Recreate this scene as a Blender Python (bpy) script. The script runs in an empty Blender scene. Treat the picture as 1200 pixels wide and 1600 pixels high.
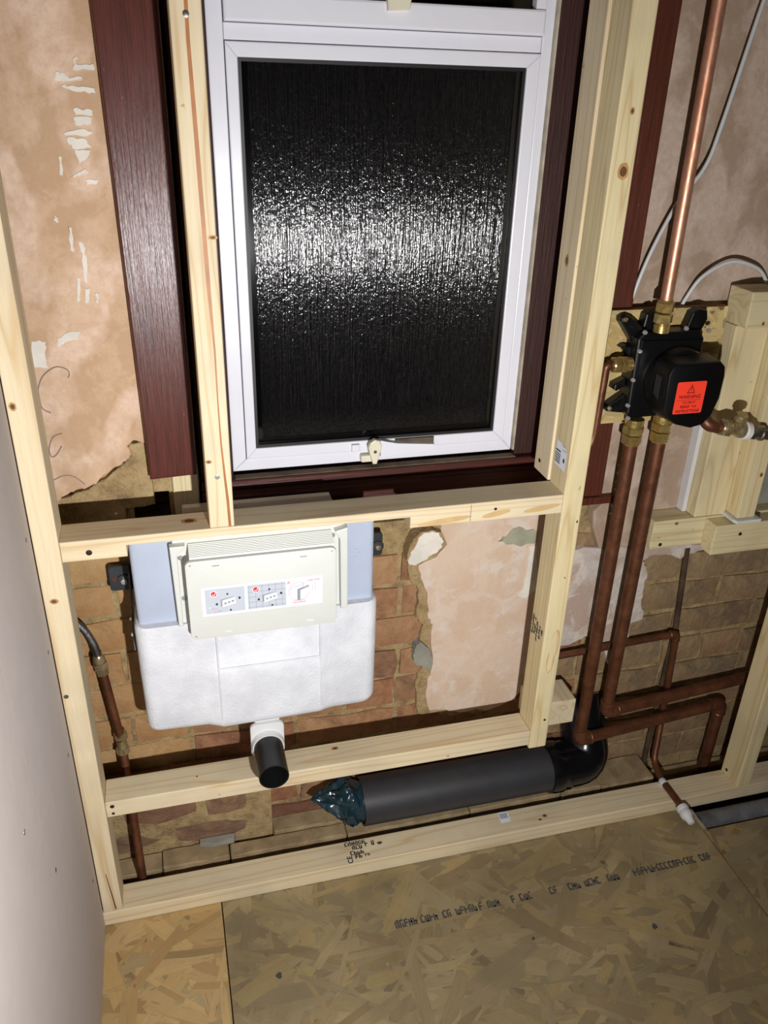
import bpy, bmesh, math, random
from mathutils import Matrix, Vector, Euler
random.seed(7)
scene = bpy.context.scene
COL = scene.collection

# ------------------------------------------------------------------ camera, world, lamp, exposure
cam_d = bpy.data.cameras.new('camera')
cam = bpy.data.objects.new('camera', cam_d); COL.objects.link(cam)
cam_d.sensor_fit = 'VERTICAL'; cam_d.sensor_height = 24.0
cam_d.lens = 1286.1 / 1600 * 24.0
cam_d.clip_start = 0.02
cam.matrix_world = (Matrix.Translation((0, -1.22, 1.55)) @ Matrix.Rotation(math.radians(-15.46), 4, 'Z')
                    @ Matrix.Rotation(math.radians(62.865), 4, 'X') @ Matrix.Rotation(math.radians(1.715), 4, 'Z'))
scene.camera = cam
world = bpy.data.worlds.new('night'); scene.world = world; world.use_nodes = True
world.node_tree.nodes['Background'].inputs[0].default_value = (0.5, 0.55, 0.7, 1)
world.node_tree.nodes['Background'].inputs[1].default_value = 0.01
# one hand-held torch a little below and to the right of the lens
ld = bpy.data.lights.new('torch', 'SPOT'); ld.energy = 84; ld.spot_size = math.radians(142); ld.spot_blend = 1.0
ld.shadow_soft_size = 0.014; ld.color = (1.0, 0.99, 0.985)
lamp = bpy.data.objects.new('torch', ld); COL.objects.link(lamp)
lamp.location = (0.185, -1.22, 1.08)
lamp.rotation_euler = (Vector((0.16, 0.10, 0.83)) - Vector(lamp.location)).to_track_quat('-Z', 'Y').to_euler()
vs = scene.view_settings
vs.view_transform = 'Standard'; vs.look = 'None'; vs.gamma = 1.0; vs.use_curve_mapping = False
vs.exposure = 0.0

# ------------------------------------------------------------------ materials
def srgb(r, g, b):
    f = lambda c: (c/255/12.92) if c/255 <= .04045 else ((c/255+.055)/1.055)**2.4
    return (f(r), f(g), f(b), 1)
class NT:
    def __init__(s, name):
        s.m = bpy.data.materials.new(name); s.m.use_nodes = True
        s.t = s.m.node_tree; s.n = s.t.nodes; s.b = s.n['Principled BSDF']
    def new(s, t, **k):
        n = s.n.new(t)
        for a, v in k.items(): setattr(n, a, v)
        return n
    def link(s, a, b): s.t.links.new(a, b)
    def coords(s, scale=(1, 1, 1), kind='Object', rnd=True):
        tc = s.new('ShaderNodeTexCoord'); mp = s.new('ShaderNodeMapping'); mp.inputs['Scale'].default_value = scale
        src = tc.outputs[kind]
        if rnd:
            oi = s.new('ShaderNodeObjectInfo'); mu = s.new('ShaderNodeVectorMath', operation='SCALE')
            mu.inputs[0].default_value = (3.7, 5.3, 4.1); s.link(oi.outputs['Random'], mu.inputs['Scale'])
            ad = s.new('ShaderNodeVectorMath', operation='ADD'); s.link(src, ad.inputs[0]); s.link(mu.outputs[0], ad.inputs[1]); src = ad.outputs[0]
        s.link(src, mp.inputs['Vector']); return mp.outputs[0]
    def noise(s, vec, scale, detail=3, rough=.55, dist=0):
        n = s.new('ShaderNodeTexNoise'); n.inputs['Scale'].default_value = scale; n.inputs['Detail'].default_value = detail
        n.inputs['Roughness'].default_value = rough; n.inputs['Distortion'].default_value = dist
        s.link(vec, n.inputs['Vector']); return n.outputs['Fac']
    def ramp(s, fac, stops, interp='LINEAR'):
        r = s.new('ShaderNodeValToRGB'); r.color_ramp.interpolation = interp
        e = r.color_ramp.elements
        while len(e) < len(stops): e.new(.5)
        for x, (p, c) in zip(e, stops): x.position = p; x.color = c if len(c) == 4 else (*c, 1)
        s.link(fac, r.inputs[0]); return r.outputs[0]
    def math(s, op, a, b=None):
        n = s.new('ShaderNodeMath', operation=op)
        for i, v in enumerate((a, b)):
            if v is None: continue
            if isinstance(v, (int, float)): n.inputs[i].default_value = v
            else: s.link(v, n.inputs[i])
        return n.outputs[0]
    def mix(s, fac, a, b, blend='MIX'):
        n = s.new('ShaderNodeMix', data_type='RGBA', blend_type=blend)
        for sock, v in ((n.inputs[0], fac), (n.inputs[6], a), (n.inputs[7], b)):
            if isinstance(v, (int, float)): sock.default_value = v
            elif isinstance(v, tuple): sock.default_value = v if len(v) == 4 else (*v, 1)
            else: s.link(v, sock)
        return n.outputs[2]
    def bump(s, h, strength=.3, dist=.002):
        b = s.new('ShaderNodeBump'); b.inputs['Strength'].default_value = strength; b.inputs['Distance'].default_value = dist
        s.link(h, b.inputs['Height']); s.link(b.outputs[0], s.b.inputs['Normal'])
    def fin(s, col=None, rough=.6, metal=0, spec=.5):
        if col is not None:
            if isinstance(col, tuple): s.b.inputs['Base Color'].default_value = col
            else: s.link(col, s.b.inputs['Base Color'])
        if isinstance(rough, (int, float)): s.b.inputs['Roughness'].default_value = rough
        else: s.link(rough, s.b.inputs['Roughness'])
        s.b.inputs['Metallic'].default_value = metal; s.b.inputs['Specular IOR Level'].default_value = spec
        return s.m
BW = lambda v: (v, v, v, 1)

def plain(name, col, rough=.5, metal=0, spec=.5, var=.12, bump=0, bscale=200):
    t = NT(name); v = t.coords(); n = t.noise(v, 25, 4)
    dark = tuple(c*(1-var) for c in col[:3]) + (1,)
    c = t.mix(t.ramp(n, [(.35, BW(0)), (.65, BW(1))]), dark, col)
    if bump: t.bump(t.noise(v, bscale, 3), bump, .001)
    return t.fin(c, rough, metal, spec)

def pine(name, axis, light=srgb(222, 208, 176), dark=srgb(196, 166, 120), grey=srgb(178, 166, 144)):
    t = NT(name)
    sc = [24, 24, 24]; sc['xyz'.index(axis)] = 1.1
    v = t.coords(tuple(sc))
    n = t.noise(v, .55, 2, .45, .35)
    rings = t.math('ABSOLUTE', t.math('SINE', t.math('MULTIPLY', n, 34)))
    ring = t.ramp(rings, [(.0, BW(.75)), (.35, BW(.18)), (1, BW(0))])
    sc2 = [420, 420, 420]; sc2['xyz'.index(axis)] = 14
    fine = t.noise(t.coords(tuple(sc2)), 1, 3)
    c = t.mix(ring, light, dark)
    c = t.mix(t.ramp(fine, [(.3, BW(.0)), (.75, BW(.32))]), c, dark)
    gr = t.noise(t.coords((6, 6, 6)), 1, 3)
    c = t.mix(t.ramp(gr, [(.5, BW(0)), (.75, BW(.45))]), c, grey)
    kn = t.noise(t.coords((60, 60, 60)), 1, 2)
    c = t.mix(t.ramp(kn, [(.735, BW(0)), (.77, BW(.55))]), c, srgb(150, 110, 65))
    t.bump(fine, .12, .0006)
    return t.fin(c, .62, 0, .35)
M = {}
M['pine_x'] = pine('pine along x', 'x'); M['pine_z'] = pine('pine along z', 'z'); M['pine_y'] = pine('pine along y', 'y')
M['pine_green'] = pine('treated pine along x', 'x', srgb(216, 204, 164), srgb(186, 162, 112), srgb(174, 164, 132))
M['pine_green_z'] = pine('treated pine along z', 'z', srgb(222, 208, 166), srgb(192, 164, 112), srgb(180, 170, 142))
M['pine_old'] = pine('grey pine along x', 'x', srgb(180, 164, 138), srgb(140, 118, 90), srgb(150, 138, 120))
M['knot'] = plain('knot brown', srgb(112, 76, 44), .6, var=.5)
M['knot_ring'] = plain('knot ring', srgb(196, 150, 92), .6, var=.3)
M['grain'] = plain('warm grain figure', srgb(208, 176, 122), .6, var=.15)
M['resin'] = plain('resin orange streak', srgb(176, 112, 54), .5, var=.25)

def brownwood(name, a, b, rough, axis='z'):
    t = NT(name); sc = [260, 260, 260]; sc['xyz'.index(axis)] = 9
    v = t.coords(tuple(sc)); n = t.noise(v, 1, 4, .6)
    c = t.mix(t.ramp(n, [(.3, BW(0)), (.7, BW(1))]), a, b)
    wear = t.noise(t.coords((150, 150, 60)), 1, 2)
    c = t.mix(t.ramp(wear, [(.74, BW(0)), (.78, BW(.6))]), c, srgb(150, 110, 95))
    t.bump(n, .8, .0012)
    return t.fin(c, rough, 0, .45)
M['mahogany'] = brownwood('mahogany stained board', srgb(64, 28, 22), srgb(98, 46, 37), .30)
M['mahogany_r'] = brownwood('mahogany stained board matt', srgb(66, 28, 16), srgb(92, 42, 24), .5)
M['subframe'] = brownwood('dark brown painted subframe', srgb(44, 22, 18), srgb(62, 32, 26), .5)
M['subframe_x'] = brownwood('dark brown painted cill', srgb(56, 24, 18), srgb(80, 36, 28), .45, 'x')
M['dirt'] = plain('dusty dirt on cill', srgb(104, 90, 70), .9, var=.5, bump=.8, bscale=400)

def brickmat():
    t = NT('old brick face'); oi = t.new('ShaderNodeObjectInfo'); v = t.coords(rnd=False)
    n = t.noise(v, 34, 5, .6); c = t.mix(t.ramp(n, [(.3, BW(.35)), (.7, BW(1))]), srgb(60, 40, 28), oi.outputs['Color'])
    sm = t.noise(v, 11, 6, .68, .6)
    gate = t.math('ADD', sm, t.math('MULTIPLY', t.math('SUBTRACT', oi.outputs['Alpha'], .5), .5))
    tint = t.mix(t.ramp(t.noise(v, 13, 5, .65), [(.38, BW(0)), (.62, BW(1))]), srgb(186, 158, 114), srgb(150, 116, 82))
    tint = t.mix(.45, tint, oi.outputs['Color']); c = t.mix(t.ramp(gate, [(.43, BW(.12)), (.60, BW(.9))]), c, tint)
    sp = t.noise(v, 130, 2); c = t.mix(t.ramp(sp, [(.70, BW(0)), (.76, BW(.3))]), c, srgb(200, 184, 152))
    t.bump(t.math('ADD', n, t.math('MULTIPLY', t.noise(v, 160, 3), .4)), .9, .004)
    return t.fin(c, .92, 0, .2)
M['brick'] = brickmat()
def mortarmat():
    t = NT('crumbly lime mortar'); v = t.coords(rnd=False); n = t.noise(v, 30, 6, .7)
    c = t.ramp(n, [(.25, srgb(110, 90, 64)), (.5, srgb(166, 142, 102)), (.75, srgb(188, 166, 124))])
    t.bump(t.math('ADD', n, t.math('MULTIPLY', t.noise(v, 220, 3), .4)), 1.0, .008)
    return t.fin(c, .95, 0, .2)
M['mortar'] = mortarmat()
def plastermat(name, a, b, c3, white=.0, seed=0):
    t = NT(name); v = t.coords(rnd=False)
    mp = t.new('ShaderNodeMapping'); mp.inputs['Location'].default_value = (seed, seed*2, seed); t.link(v, mp.inputs[0]); v = mp.outputs[0]
    st = t.new('ShaderNodeMapping'); st.inputs['Scale'].default_value = (1.0, 1, .62); t.link(v, st.inputs[0])
    big = t.noise(st.outputs[0], 12, 4, .5, .3); mid = t.noise(v, 20, 5, .6, .4); fin = t.noise(v, 90, 4, .65)
    c = t.mix(t.ramp(big, [(.43, BW(0)), (.54, BW(.8))]), a, b)
    c = t.mix(t.ramp(mid, [(.50, BW(0)), (.60, BW(.65))]), c, c3)
    c = t.mix(t.ramp(fin, [(.35, BW(.35)), (.6, BW(0))]), c, b)
    c = t.mix(t.ramp(t.noise(v, 15, 6, .7, .5), [(.56-white*.2, BW(0)), (.64-white*.2, BW(.8))]), c, srgb(214, 202, 190)) if white else c
    t.bump(t.math('ADD', mid, t.math('MULTIPLY', fin, .5)), .5, .004)
    return t.fin(c, .85, 0, .25)
M['plaster'] = plastermat('pink old plaster', srgb(220, 192, 170), srgb(182, 148, 114), srgb(208, 176, 146))
M['plaster_m'] = plastermat('pale pink plaster', srgb(212, 190, 170), srgb(204, 178, 154), srgb(216, 200, 186), .10, 3)
M['plaster_r'] = plastermat('greyish pink plaster', srgb(196, 176, 160), srgb(158, 134, 112), srgb(190, 168, 150), .0, 5)
M['plaster_w'] = plastermat('scratched white plaster', srgb(196, 188, 180), srgb(178, 152, 134), srgb(206, 200, 194), .35, 8)
M['whitepaint'] = plain('flaky white paint', srgb(226, 220, 208), .7, var=.15, bump=.4)
M['greymortar'] = plain('grey cement dab', srgb(150, 148, 136), .9, var=.25, bump=.7)
M['greenish'] = plain('greenish limewash remnant', srgb(166, 164, 140), .9, var=.25, bump=.6)
M['pencil'] = plain('grey pencil line', srgb(150, 132, 122), .9)
M['stone'] = plain('dusty concrete ledge', srgb(166, 144, 108), .95, var=.35, bump=.8, bscale=120)
M['soil'] = plain('dark rubble under floor', srgb(48, 38, 28), .95, var=.5)
M['board'] = plain('grey plasterboard', srgb(184, 174, 170), .75, var=.04)
M['roomwall'] = plain('bare plaster', srgb(150, 125, 105), .9)
M['ceil'] = plain('ceiling white', srgb(190, 188, 184), .9)

def osb(name, mul):
    t = NT(name); a = t.new('ShaderNodeVertexColor'); a.layer_name = 'Col'
    v = t.coords(rnd=False); g = t.noise(v, 4.5, 5, .6, .4); f = t.noise(v, 240, 3)
    c = t.mix(t.ramp(g, [(.35, BW(0)), (.7, BW(mul))]), a.outputs[0], srgb(92, 84, 64), 'MIX')
    uv = t.new('ShaderNodeUVMap'); uv.uv_map = 'flake'; mp = t.new('ShaderNodeMapping'); mp.inputs['Scale'].default_value = (16, 260, 1); t.link(uv.outputs[0], mp.inputs[0])
    gr = t.noise(mp.outputs[0], 1, 4, .65)
    c = t.mix(t.ramp(gr, [(.30, BW(.5)), (.44, BW(0))]), c, srgb(118, 94, 60)); c = t.mix(t.ramp(gr, [(.60, BW(0)), (.78, BW(.2))]), c, srgb(222, 194, 140))
    st = t.noise(v, 17, 5, .7, .8); c = t.mix(t.ramp(st, [(.62, BW(0)), (.70, BW(.55*mul+.1))]), c, srgb(84, 70, 50))
    t.bump(t.math('ADD', f, gr), .35, .0006)
    return t.fin(c, .7, 0, .3)
M['osb'] = osb('clean strand board', .22); M['osb_dirty'] = osb('grimy strand board', .5)
M['osb_core'] = plain('strand board edge', srgb(150, 116, 66), .85, var=.4)
M['print'] = plain('black ink', srgb(38, 38, 42), .7)
M['print_faint'] = plain('faded black ink', srgb(70, 68, 66), .8)

M['upvc'] = plain('white window plastic', srgb(226, 226, 234), .28, var=.02)
M['upvc_dirty'] = plain('dusty white plastic', srgb(206, 202, 194), .5, var=.15)
M['cream'] = plain('cream plastic', srgb(211, 213, 207), .4, var=.03)
M['handle'] = plain('yellowed handle plastic', srgb(222, 216, 192), .4, var=.05)
M['gasket'] = plain('black rubber', srgb(10, 10, 11), .5)
M['mastic'] = plain('old mastic', srgb(190, 180, 160), .8, var=.4)
def glassmat():
    t = NT('rain streaked obscure glass')
    ridge = t.noise(t.coords((300, 300, 7), rnd=False), 1, 3, .6, .1)
    pebble = t.noise(t.coords((190, 190, 120), rnd=False), 1, 2, .6)
    drops = t.noise(t.coords((330, 330, 260), rnd=False), 1, 1, .5)
    h = t.math('ADD', t.math('MULTIPLY', ridge, 1.5), t.math('ADD', t.math('MULTIPLY', pebble, .42), t.math('MULTIPLY', t.ramp(drops, [(.66, BW(0)), (.72, BW(1))]), .5)))
    t.bump(h, .9, .0016)
    return t.fin(srgb(9, 10, 13), .115, 0, .6)
M['glass'] = glassmat()
M['darkglass'] = plain('dark night glass', srgb(6, 6, 7), .08)

def eps():
    t = NT('moulded white foam'); v = t.coords(rnd=False)
    vo = t.new('ShaderNodeTexVoronoi'); vo.inputs['Scale'].default_value = 190; t.link(v, vo.inputs['Vector'])
    n = t.noise(v, 18, 4)
    c = t.mix(t.ramp(n, [(.35, BW(0)), (.65, BW(1))]), srgb(206, 208, 214), srgb(222, 224, 229))
    t.bump(t.math('ADD', vo.outputs['Distance'], t.math('MULTIPLY', n, 2.0)), .25, .002)
    return t.fin(c, .55, 0, .4)
M['eps'] = eps()
M['tank'] = plain('milky blue plastic', srgb(176, 186, 204), .35, var=.05)
M['steel_dark'] = plain('dark galvanised steel', srgb(74, 78, 82), .45, .6, var=.25)
M['screw'] = plain('zinc screw', srgb(150, 145, 135), .3, .9)
M['screw_dark'] = plain('dark screw', srgb(62, 52, 40), .4, .6)
M['chrome'] = plain('bright steel', srgb(215, 215, 215), .18, .6)
M['labelwhite'] = plain('white label paper', srgb(226, 230, 240), .5, var=.02)
M['labelgrey'] = plain('label grey print', srgb(190, 196, 206), .5, var=.03)
M['labelline'] = plain('label grey line', srgb(150, 154, 164), .5)
M['labelbtn'] = plain('label white print', srgb(236, 238, 244), .5)
M['labelred'] = plain('label red print', srgb(214, 48, 44), .5)
M['labelpink'] = plain('label pink print', srgb(226, 150, 150), .5)
M['orange'] = plain('fluorescent orange paper', srgb(255, 66, 40), .6, var=.03)
M['darkred'] = plain('dark red print', srgb(120, 14, 8), .6)
M['blackplastic'] = plain('black plastic', srgb(10, 10, 11), .36, var=.2)
M['blackabs'] = plain('black pipe plastic', srgb(24, 24, 26), .4, var=.25)
M['soilpipe'] = plain('dusty charcoal soil pipe', srgb(50, 50, 54), .5, var=.2)
M['soilgloss'] = plain('glossy black soil bend', srgb(15, 16, 19), .18, var=.2)
M['hole'] = plain('dark bore', srgb(6, 6, 7), .7)
def coppermat(name, a, b, rough, metal=.72):
    t = NT(name); v = t.coords((1, 1, 1)); n = t.noise(v, 30, 5, .65, .5)
    c = t.mix(t.ramp(n, [(.35, BW(0)), (.65, BW(1))]), a, b)
    r = t.ramp(t.noise(v, 60, 3), [(.3, BW(rough-.08)), (.7, BW(rough+.12))])
    return t.fin(c, r, metal, .5)
M['copper'] = coppermat('bright copper', srgb(222, 168, 140), srgb(204, 142, 112), .40)
M['copper_dull'] = coppermat('tarnished copper', srgb(130, 84, 60), srgb(100, 62, 42), .42, .62)
M['copper_dark'] = coppermat('dark tarnished copper', srgb(128, 82, 58), srgb(94, 58, 40), .42, .62)
M['brass'] = coppermat('brass', srgb(232, 208, 136), srgb(200, 168, 98), .2, .8)
M['brass_dull'] = coppermat('old brass', srgb(196, 178, 138), srgb(150, 130, 92), .3, .7)
M['rust'] = plain('rusty iron', srgb(92, 70, 52), .9, .2, var=.6, bump=.9, bscale=150)
M['greypipe'] = plain('scuffed grey plastic pipe', srgb(112, 114, 116), .5, var=.5)
M['whiteplastic'] = plain('white plastic', srgb(212, 213, 213), .45, var=.06)
M['cable'] = plain('white cable sheath', srgb(204, 206, 206), .4, var=.05)
M['ptfe'] = plain('white tape', srgb(225, 225, 220), .6)
M['bag'] = plain('teal bin liner', srgb(28, 54, 64), .22, var=.35)
M['braid'] = plain('braided steel', srgb(150, 150, 152), .3, .9, var=.5, bump=.8, bscale=700)

# ------------------------------------------------------------------ mesh helpers
def mesh_obj(name, me, mat, parent=None, kind=None):
    o = bpy.data.objects.new(name, me); COL.objects.link(o)
    if mat is not None: me.materials.append(M[mat] if isinstance(mat, str) else mat)
    if parent is not None:
        o.parent = parent; o.matrix_parent_inverse = parent.matrix_basis.inverted()
    if kind: o['kind'] = kind
    return o
def fin(name, bm, mat, parent=None, smooth=False, kind=None, recalc=True):
    if recalc: bmesh.ops.recalc_face_normals(bm, faces=bm.faces)
    me = bpy.data.meshes.new(name); bm.to_mesh(me); bm.free()
    if smooth:
        me.polygons.foreach_set('use_smooth', [True]*len(me.polygons)); me.update()
        try: me.set_sharp_from_angle(angle=math.radians(38))
        except Exception: pass
    return mesh_obj(name, me, mat, parent, kind)
def tag(o, label, cat, group=None):
    o['label'] = label; o['category'] = cat
    if group: o['group'] = group
    return o
def thing(name, loc, label, cat, group=None):
    o = bpy.data.objects.new(name, None); COL.objects.link(o); o.location = loc; o.empty_display_size = .05
    return tag(o, label, cat, group)
def add_box(bm, x0, x1, y0, y1, z0, z1, bev=0, seg=1):
    r = bmesh.ops.create_cube(bm, size=1, matrix=Matrix.Translation(((x0+x1)/2, (y0+y1)/2, (z0+z1)/2)) @ Matrix.Diagonal((x1-x0, y1-y0, z1-z0, 1)))
    if bev:
        es = list({e for v in r['verts'] for e in v.link_edges})
        bmesh.ops.bevel(bm, geom=es, offset=bev, segments=seg, affect='EDGES', profile=.5)
def box(name, x0, x1, y0, y1, z0, z1, mat, parent=None, bev=0, seg=1, smooth=False, kind=None):
    bm = bmesh.new(); add_box(bm, x0, x1, y0, y1, z0, z1, bev, seg); return fin(name, bm, mat, parent, smooth, kind)
def add_prism(bm, pts, a0, a1, axis='y', bev=0, seg=1):
    """outline pts in the plane across the axis: 'y' -> (x,z), 'z' -> (x,y), 'x' -> (y,z)"""
    def P(p, a): return {'y': (p[0], a, p[1]), 'z': (p[0], p[1], a), 'x': (a, p[0], p[1])}[axis]
    lo = [bm.verts.new(P(p, a0)) for p in pts]; hi = [bm.verts.new(P(p, a1)) for p in pts]
    n = len(pts); f0 = bm.faces.new(lo); f1 = bm.faces.new(hi[::-1])
    sides = [bm.faces.new((lo[i], hi[i], hi[(i+1) % n], lo[(i+1) % n])) for i in range(n)]
    if bev:
        bmesh.ops.recalc_face_normals(bm, faces=[f0, f1]+sides)
        es = list(f0.edges)
        bmesh.ops.bevel(bm, geom=es, offset=bev, segments=seg, affect='EDGES', profile=.5)
def prism(name, pts, a0, a1, mat, parent=None, axis='y', bev=0, seg=1, smooth=False, kind=None):
    bm = bmesh.new(); add_prism(bm, pts, a0, a1, axis, bev, seg); return fin(name, bm, mat, parent, smooth, kind)
def rrect(x0, x1, z0, z1, r, n=5):
    out = []
    for cx, cz, a in ((x1-r, z1-r, 0), (x0+r, z1-r, 90), (x0+r, z0+r, 180), (x1-r, z0+r, 270)):
        for k in range(n+1):
            t = math.radians(a+90*k/n); out.append((cx+r*math.cos(t), cz+r*math.sin(t)))
    return out
def circ(cx, cz, r, n=20): return [(cx+r*math.cos(2*math.pi*k/n), cz+r*math.sin(2*math.pi*k/n)) for k in range(n)]
def smooth_path(pts, rad):
    """polyline with filleted corners"""
    P = [Vector(p) for p in pts]; out = [P[0]]
    for i in range(1, len(P)-1):
        a, b, c = P[i-1], P[i], P[i+1]
        d = min(rad, (a-b).length*.48, (c-b).length*.48); s = b+(a-b).normalized()*d; e = b+(c-b).normalized()*d
        for k in range(7):
            t = k/6; out.append(s*(1-t)**2+b*2*t*(1-t)+e*t*t)
    out.append(P[-1]); return out
def spline(pts, n=8):
    P = [Vector(p) for p in pts]; P = [P[0]*2-P[1]]+P+[P[-1]*2-P[-2]]; out = []
    for i in range(1, len(P)-2):
        for k in range(n):
            t = k/n; a, b, c, d = P[i-1:i+3]
            out.append(.5*((2*b)+(c-a)*t+(2*a-5*b+4*c-d)*t*t+(3*b-a-3*c+d)*t**3))
    out.append(P[-2]); return out
def add_tube(bm, pts, r, n=14, caps=True):
    P = [Vector(p) for p in pts]; rings = []; N = None
    for i, p in enumerate(P):
        d = (P[min(i+1, len(P)-1)]-P[max(i-1, 0)]).normalized()
        if N is None: N = d.orthogonal().normalized()
        else: N = (N-d*N.dot(d)).normalized()
        B = d.cross(N); rr = r[i] if isinstance(r, (list, tuple)) else r
        rings.append([bm.verts.new(p+N*rr*math.cos(2*math.pi*k/n)+B*rr*math.sin(2*math.pi*k/n)) for k in range(n)])
    for a, b in zip(rings, rings[1:]):
        for k in range(n): bm.faces.new((a[k], a[(k+1) % n], b[(k+1) % n], b[k]))
    if caps: bm.faces.new(rings[0][::-1]); bm.faces.new(rings[-1])
def tube(name, pts, r, mat, parent=None, n=14, caps=True):
    bm = bmesh.new(); add_tube(bm, pts, r, n, caps); return fin(name, bm, mat, parent, True)
def lathe(name, p0, d, prof, mat, parent=None, n=20, smooth=True):
    """prof: (distance along d, radius) pairs"""
    d = Vector(d).normalized(); p0 = Vector(p0)
    N = d.orthogonal().normalized(); B = d.cross(N); bm = bmesh.new(); rings = []
    for s, r in prof: rings.append([bm.verts.new(p0+d*s+N*r*math.cos(2*math.pi*k/n)+B*r*math.sin(2*math.pi*k/n)) for k in range(n)])
    for a, b in zip(rings, rings[1:]):
        for k in range(n): bm.faces.new((a[k], a[(k+1) % n], b[(k+1) % n], b[k]))
    bm.faces.new(rings[0][::-1]); bm.faces.new(rings[-1]); return fin(name, bm, mat, parent, smooth)
def nut(name, p0, d, s0, s1, r, mat, parent): return lathe(name, p0, d, [(s0, r*.9), (s0+.0015, r), (s1-.0015, r), (s1, r*.9)], mat, parent, 6, False)
def ring_lathe(name, p0, d, s0, s1, ro, ri, mat, parent=None, n=24):
    """hollow tube"""
    d = Vector(d).normalized(); p0 = Vector(p0); N = d.orthogonal().normalized(); B = d.cross(N); bm = bmesh.new(); R = []
    for s, r in ((s0, ri), (s0, ro), (s1, ro), (s1, ri)): R.append([bm.verts.new(p0+d*s+N*r*math.cos(2*math.pi*k/n)+B*r*math.sin(2*math.pi*k/n)) for k in range(n)])
    for i in range(4):
        a, b = R[i], R[(i+1) % 4]
        for k in range(n): bm.faces.new((a[k], a[(k+1) % n], b[(k+1) % n], b[k]))
    return fin(name, bm, mat, parent, True)
def flat(name, pts3, mat, parent):
    """thin printed patch: polygon in 3d with a hair of thickness along its normal"""
    V = [Vector(p) for p in pts3]; bm = bmesh.new(); bm.faces.new([bm.verts.new(v) for v in V])
    return fin(name, bm, mat, parent, recalc=False)
FONT = {}
def text(name, body, size, mat, parent, mtx, sx=1.0, bold=0):
    cu = bpy.data.curves.new('t', 'FONT'); cu.body = body; cu.size = size; cu.align_x = 'CENTER'; cu.align_y = 'CENTER'; cu.offset = bold
    cu.resolution_u = 3
    ob = bpy.data.objects.new('t', cu); COL.objects.link(ob)
    dg = bpy.context.evaluated_depsgraph_get(); me = bpy.data.meshes.new_from_object(ob.evaluated_get(dg))
    bpy.data.objects.remove(ob); bpy.data.curves.remove(cu)
    me.transform(mtx @ Matrix.Diagonal((sx, 1, 1, 1))); me.name = name
    for m_ in list(me.materials): me.materials.pop()
    return mesh_obj(name, me, mat, parent)
def frame(o, u, v):
    """matrix with local x = u, local y = v"""
    u = Vector(u).normalized(); v = Vector(v).normalized(); w = u.cross(v)
    m = Matrix((u, v, w)).transposed().to_4x4(); m.translation = Vector(o); return m
def marks(name, o, u, v, cells, h, cw, mat, parent, rnd, fill=.75):
    """a row of worn ink characters too faint to read: short strokes in letter cells, one print"""
    m = frame(o, u, v); bm = bmesh.new()
    def q(x0, y0, x1, y1): bm.faces.new([bm.verts.new(m @ Vector(p)) for p in ((x0, y0, 0), (x1, y0, 0), (x1, y1, 0), (x0, y1, 0))])
    for i in range(cells):
        if rnd.random() > fill: continue
        x = i*cw; w = cw*.86; s = cw*.34
        k = rnd.randrange(6)
        q(x, 0, x+s, h*rnd.uniform(.75, 1))
        if k in (0, 1, 4): q(x+s, h*.38, x+w, h*.60)
        if k in (1, 2, 5): q(x+s, h*.78, x+w, h)
        if k in (0, 3, 5): q(x+w-s, 0, x+w, h*rnd.uniform(.5, 1))
        if k in (2, 3): q(x+s, 0, x+w, h*.22)
    if not bm.faces: q(0, 0, cw, h)
    return fin(name, bm, mat, parent, recalc=False)
def strands(name, x0, x1, y0, y1, n, put, mat, parent, rnd, pal, L=(.03, .1), Wd=(.006, .02), h=.0007):
    """real overlapping wood flakes of a strand board, each at its own height"""
    V = []; F = []; C = []; U = []; mean = [sum(c[q] for c in pal)/len(pal) for q in range(3)]
    for i in range(n):
        cx, cy = rnd.uniform(x0, x1), rnd.uniform(y0, y1); l = rnd.uniform(*L)*.5; w = rnd.uniform(*Wd)*.5
        a = rnd.gauss(0, .75) if rnd.random() < .75 else rnd.uniform(0, math.pi); ca, sa = math.cos(a), math.sin(a); z = rnd.uniform(.0001, h)
        j = lambda s: rnd.uniform(-s, s)
        loc = [(-l, -w), (0+j(l*.4), -w*(1+j(.25))), (l+j(l*.1), -w*.8), (l+j(l*.25), w*.1), (l+j(l*.15), w), (j(l*.4), w*(1+j(.3))), (-l+j(l*.15), w*.8), (-l+j(l*.2), -w*.1)]
        poly = [(cx+px*ca-py*sa, cy+px*sa+py*ca, px, py) for px, py in loc]
        for ax, lim, sg in ((0, x0, 1), (0, x1, -1), (1, y0, 1), (1, y1, -1)):
            out = []
            for A, B in zip(poly, poly[1:]+poly[:1]):
                da, db = (A[ax]-lim)*sg, (B[ax]-lim)*sg
                if da >= 0: out.append(A)
                if da*db < 0: t = da/(da-db); out.append(tuple(p+(q-p)*t for p, q in zip(A, B)))
            poly = out
            if len(poly) < 3: break
        if len(poly) < 3: continue
        b = len(V); V += [put(p[0], p[1], z) for p in poly]; F.append(tuple(range(b, b+len(poly))))
        c = rnd.choice(pal); c = [.65*c[q]+.35*mean[q] for q in range(3)]; k = rnd.uniform(.9, 1.08)*(.74 if rnd.random() < .05 else 1); C += [c[0]*k, c[1]*k, c[2]*k, 1]*len(poly); ou, ov = rnd.uniform(0, 9), rnd.uniform(0, 9); U += [(ou+p[2], ov+p[3]) for p in poly]
    me = bpy.data.meshes.new(name); me.from_pydata(V, [], F); ca_ = me.color_attributes.new('Col', 'FLOAT_COLOR', 'CORNER')
    uvl = me.uv_layers.new(name='flake'); uvl.data.foreach_set('uv', [q for p in U for q in p])
    ca_.data.foreach_set('color', C); me.update()
    return mesh_obj(name, me, mat, parent, 'stuff')

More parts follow.
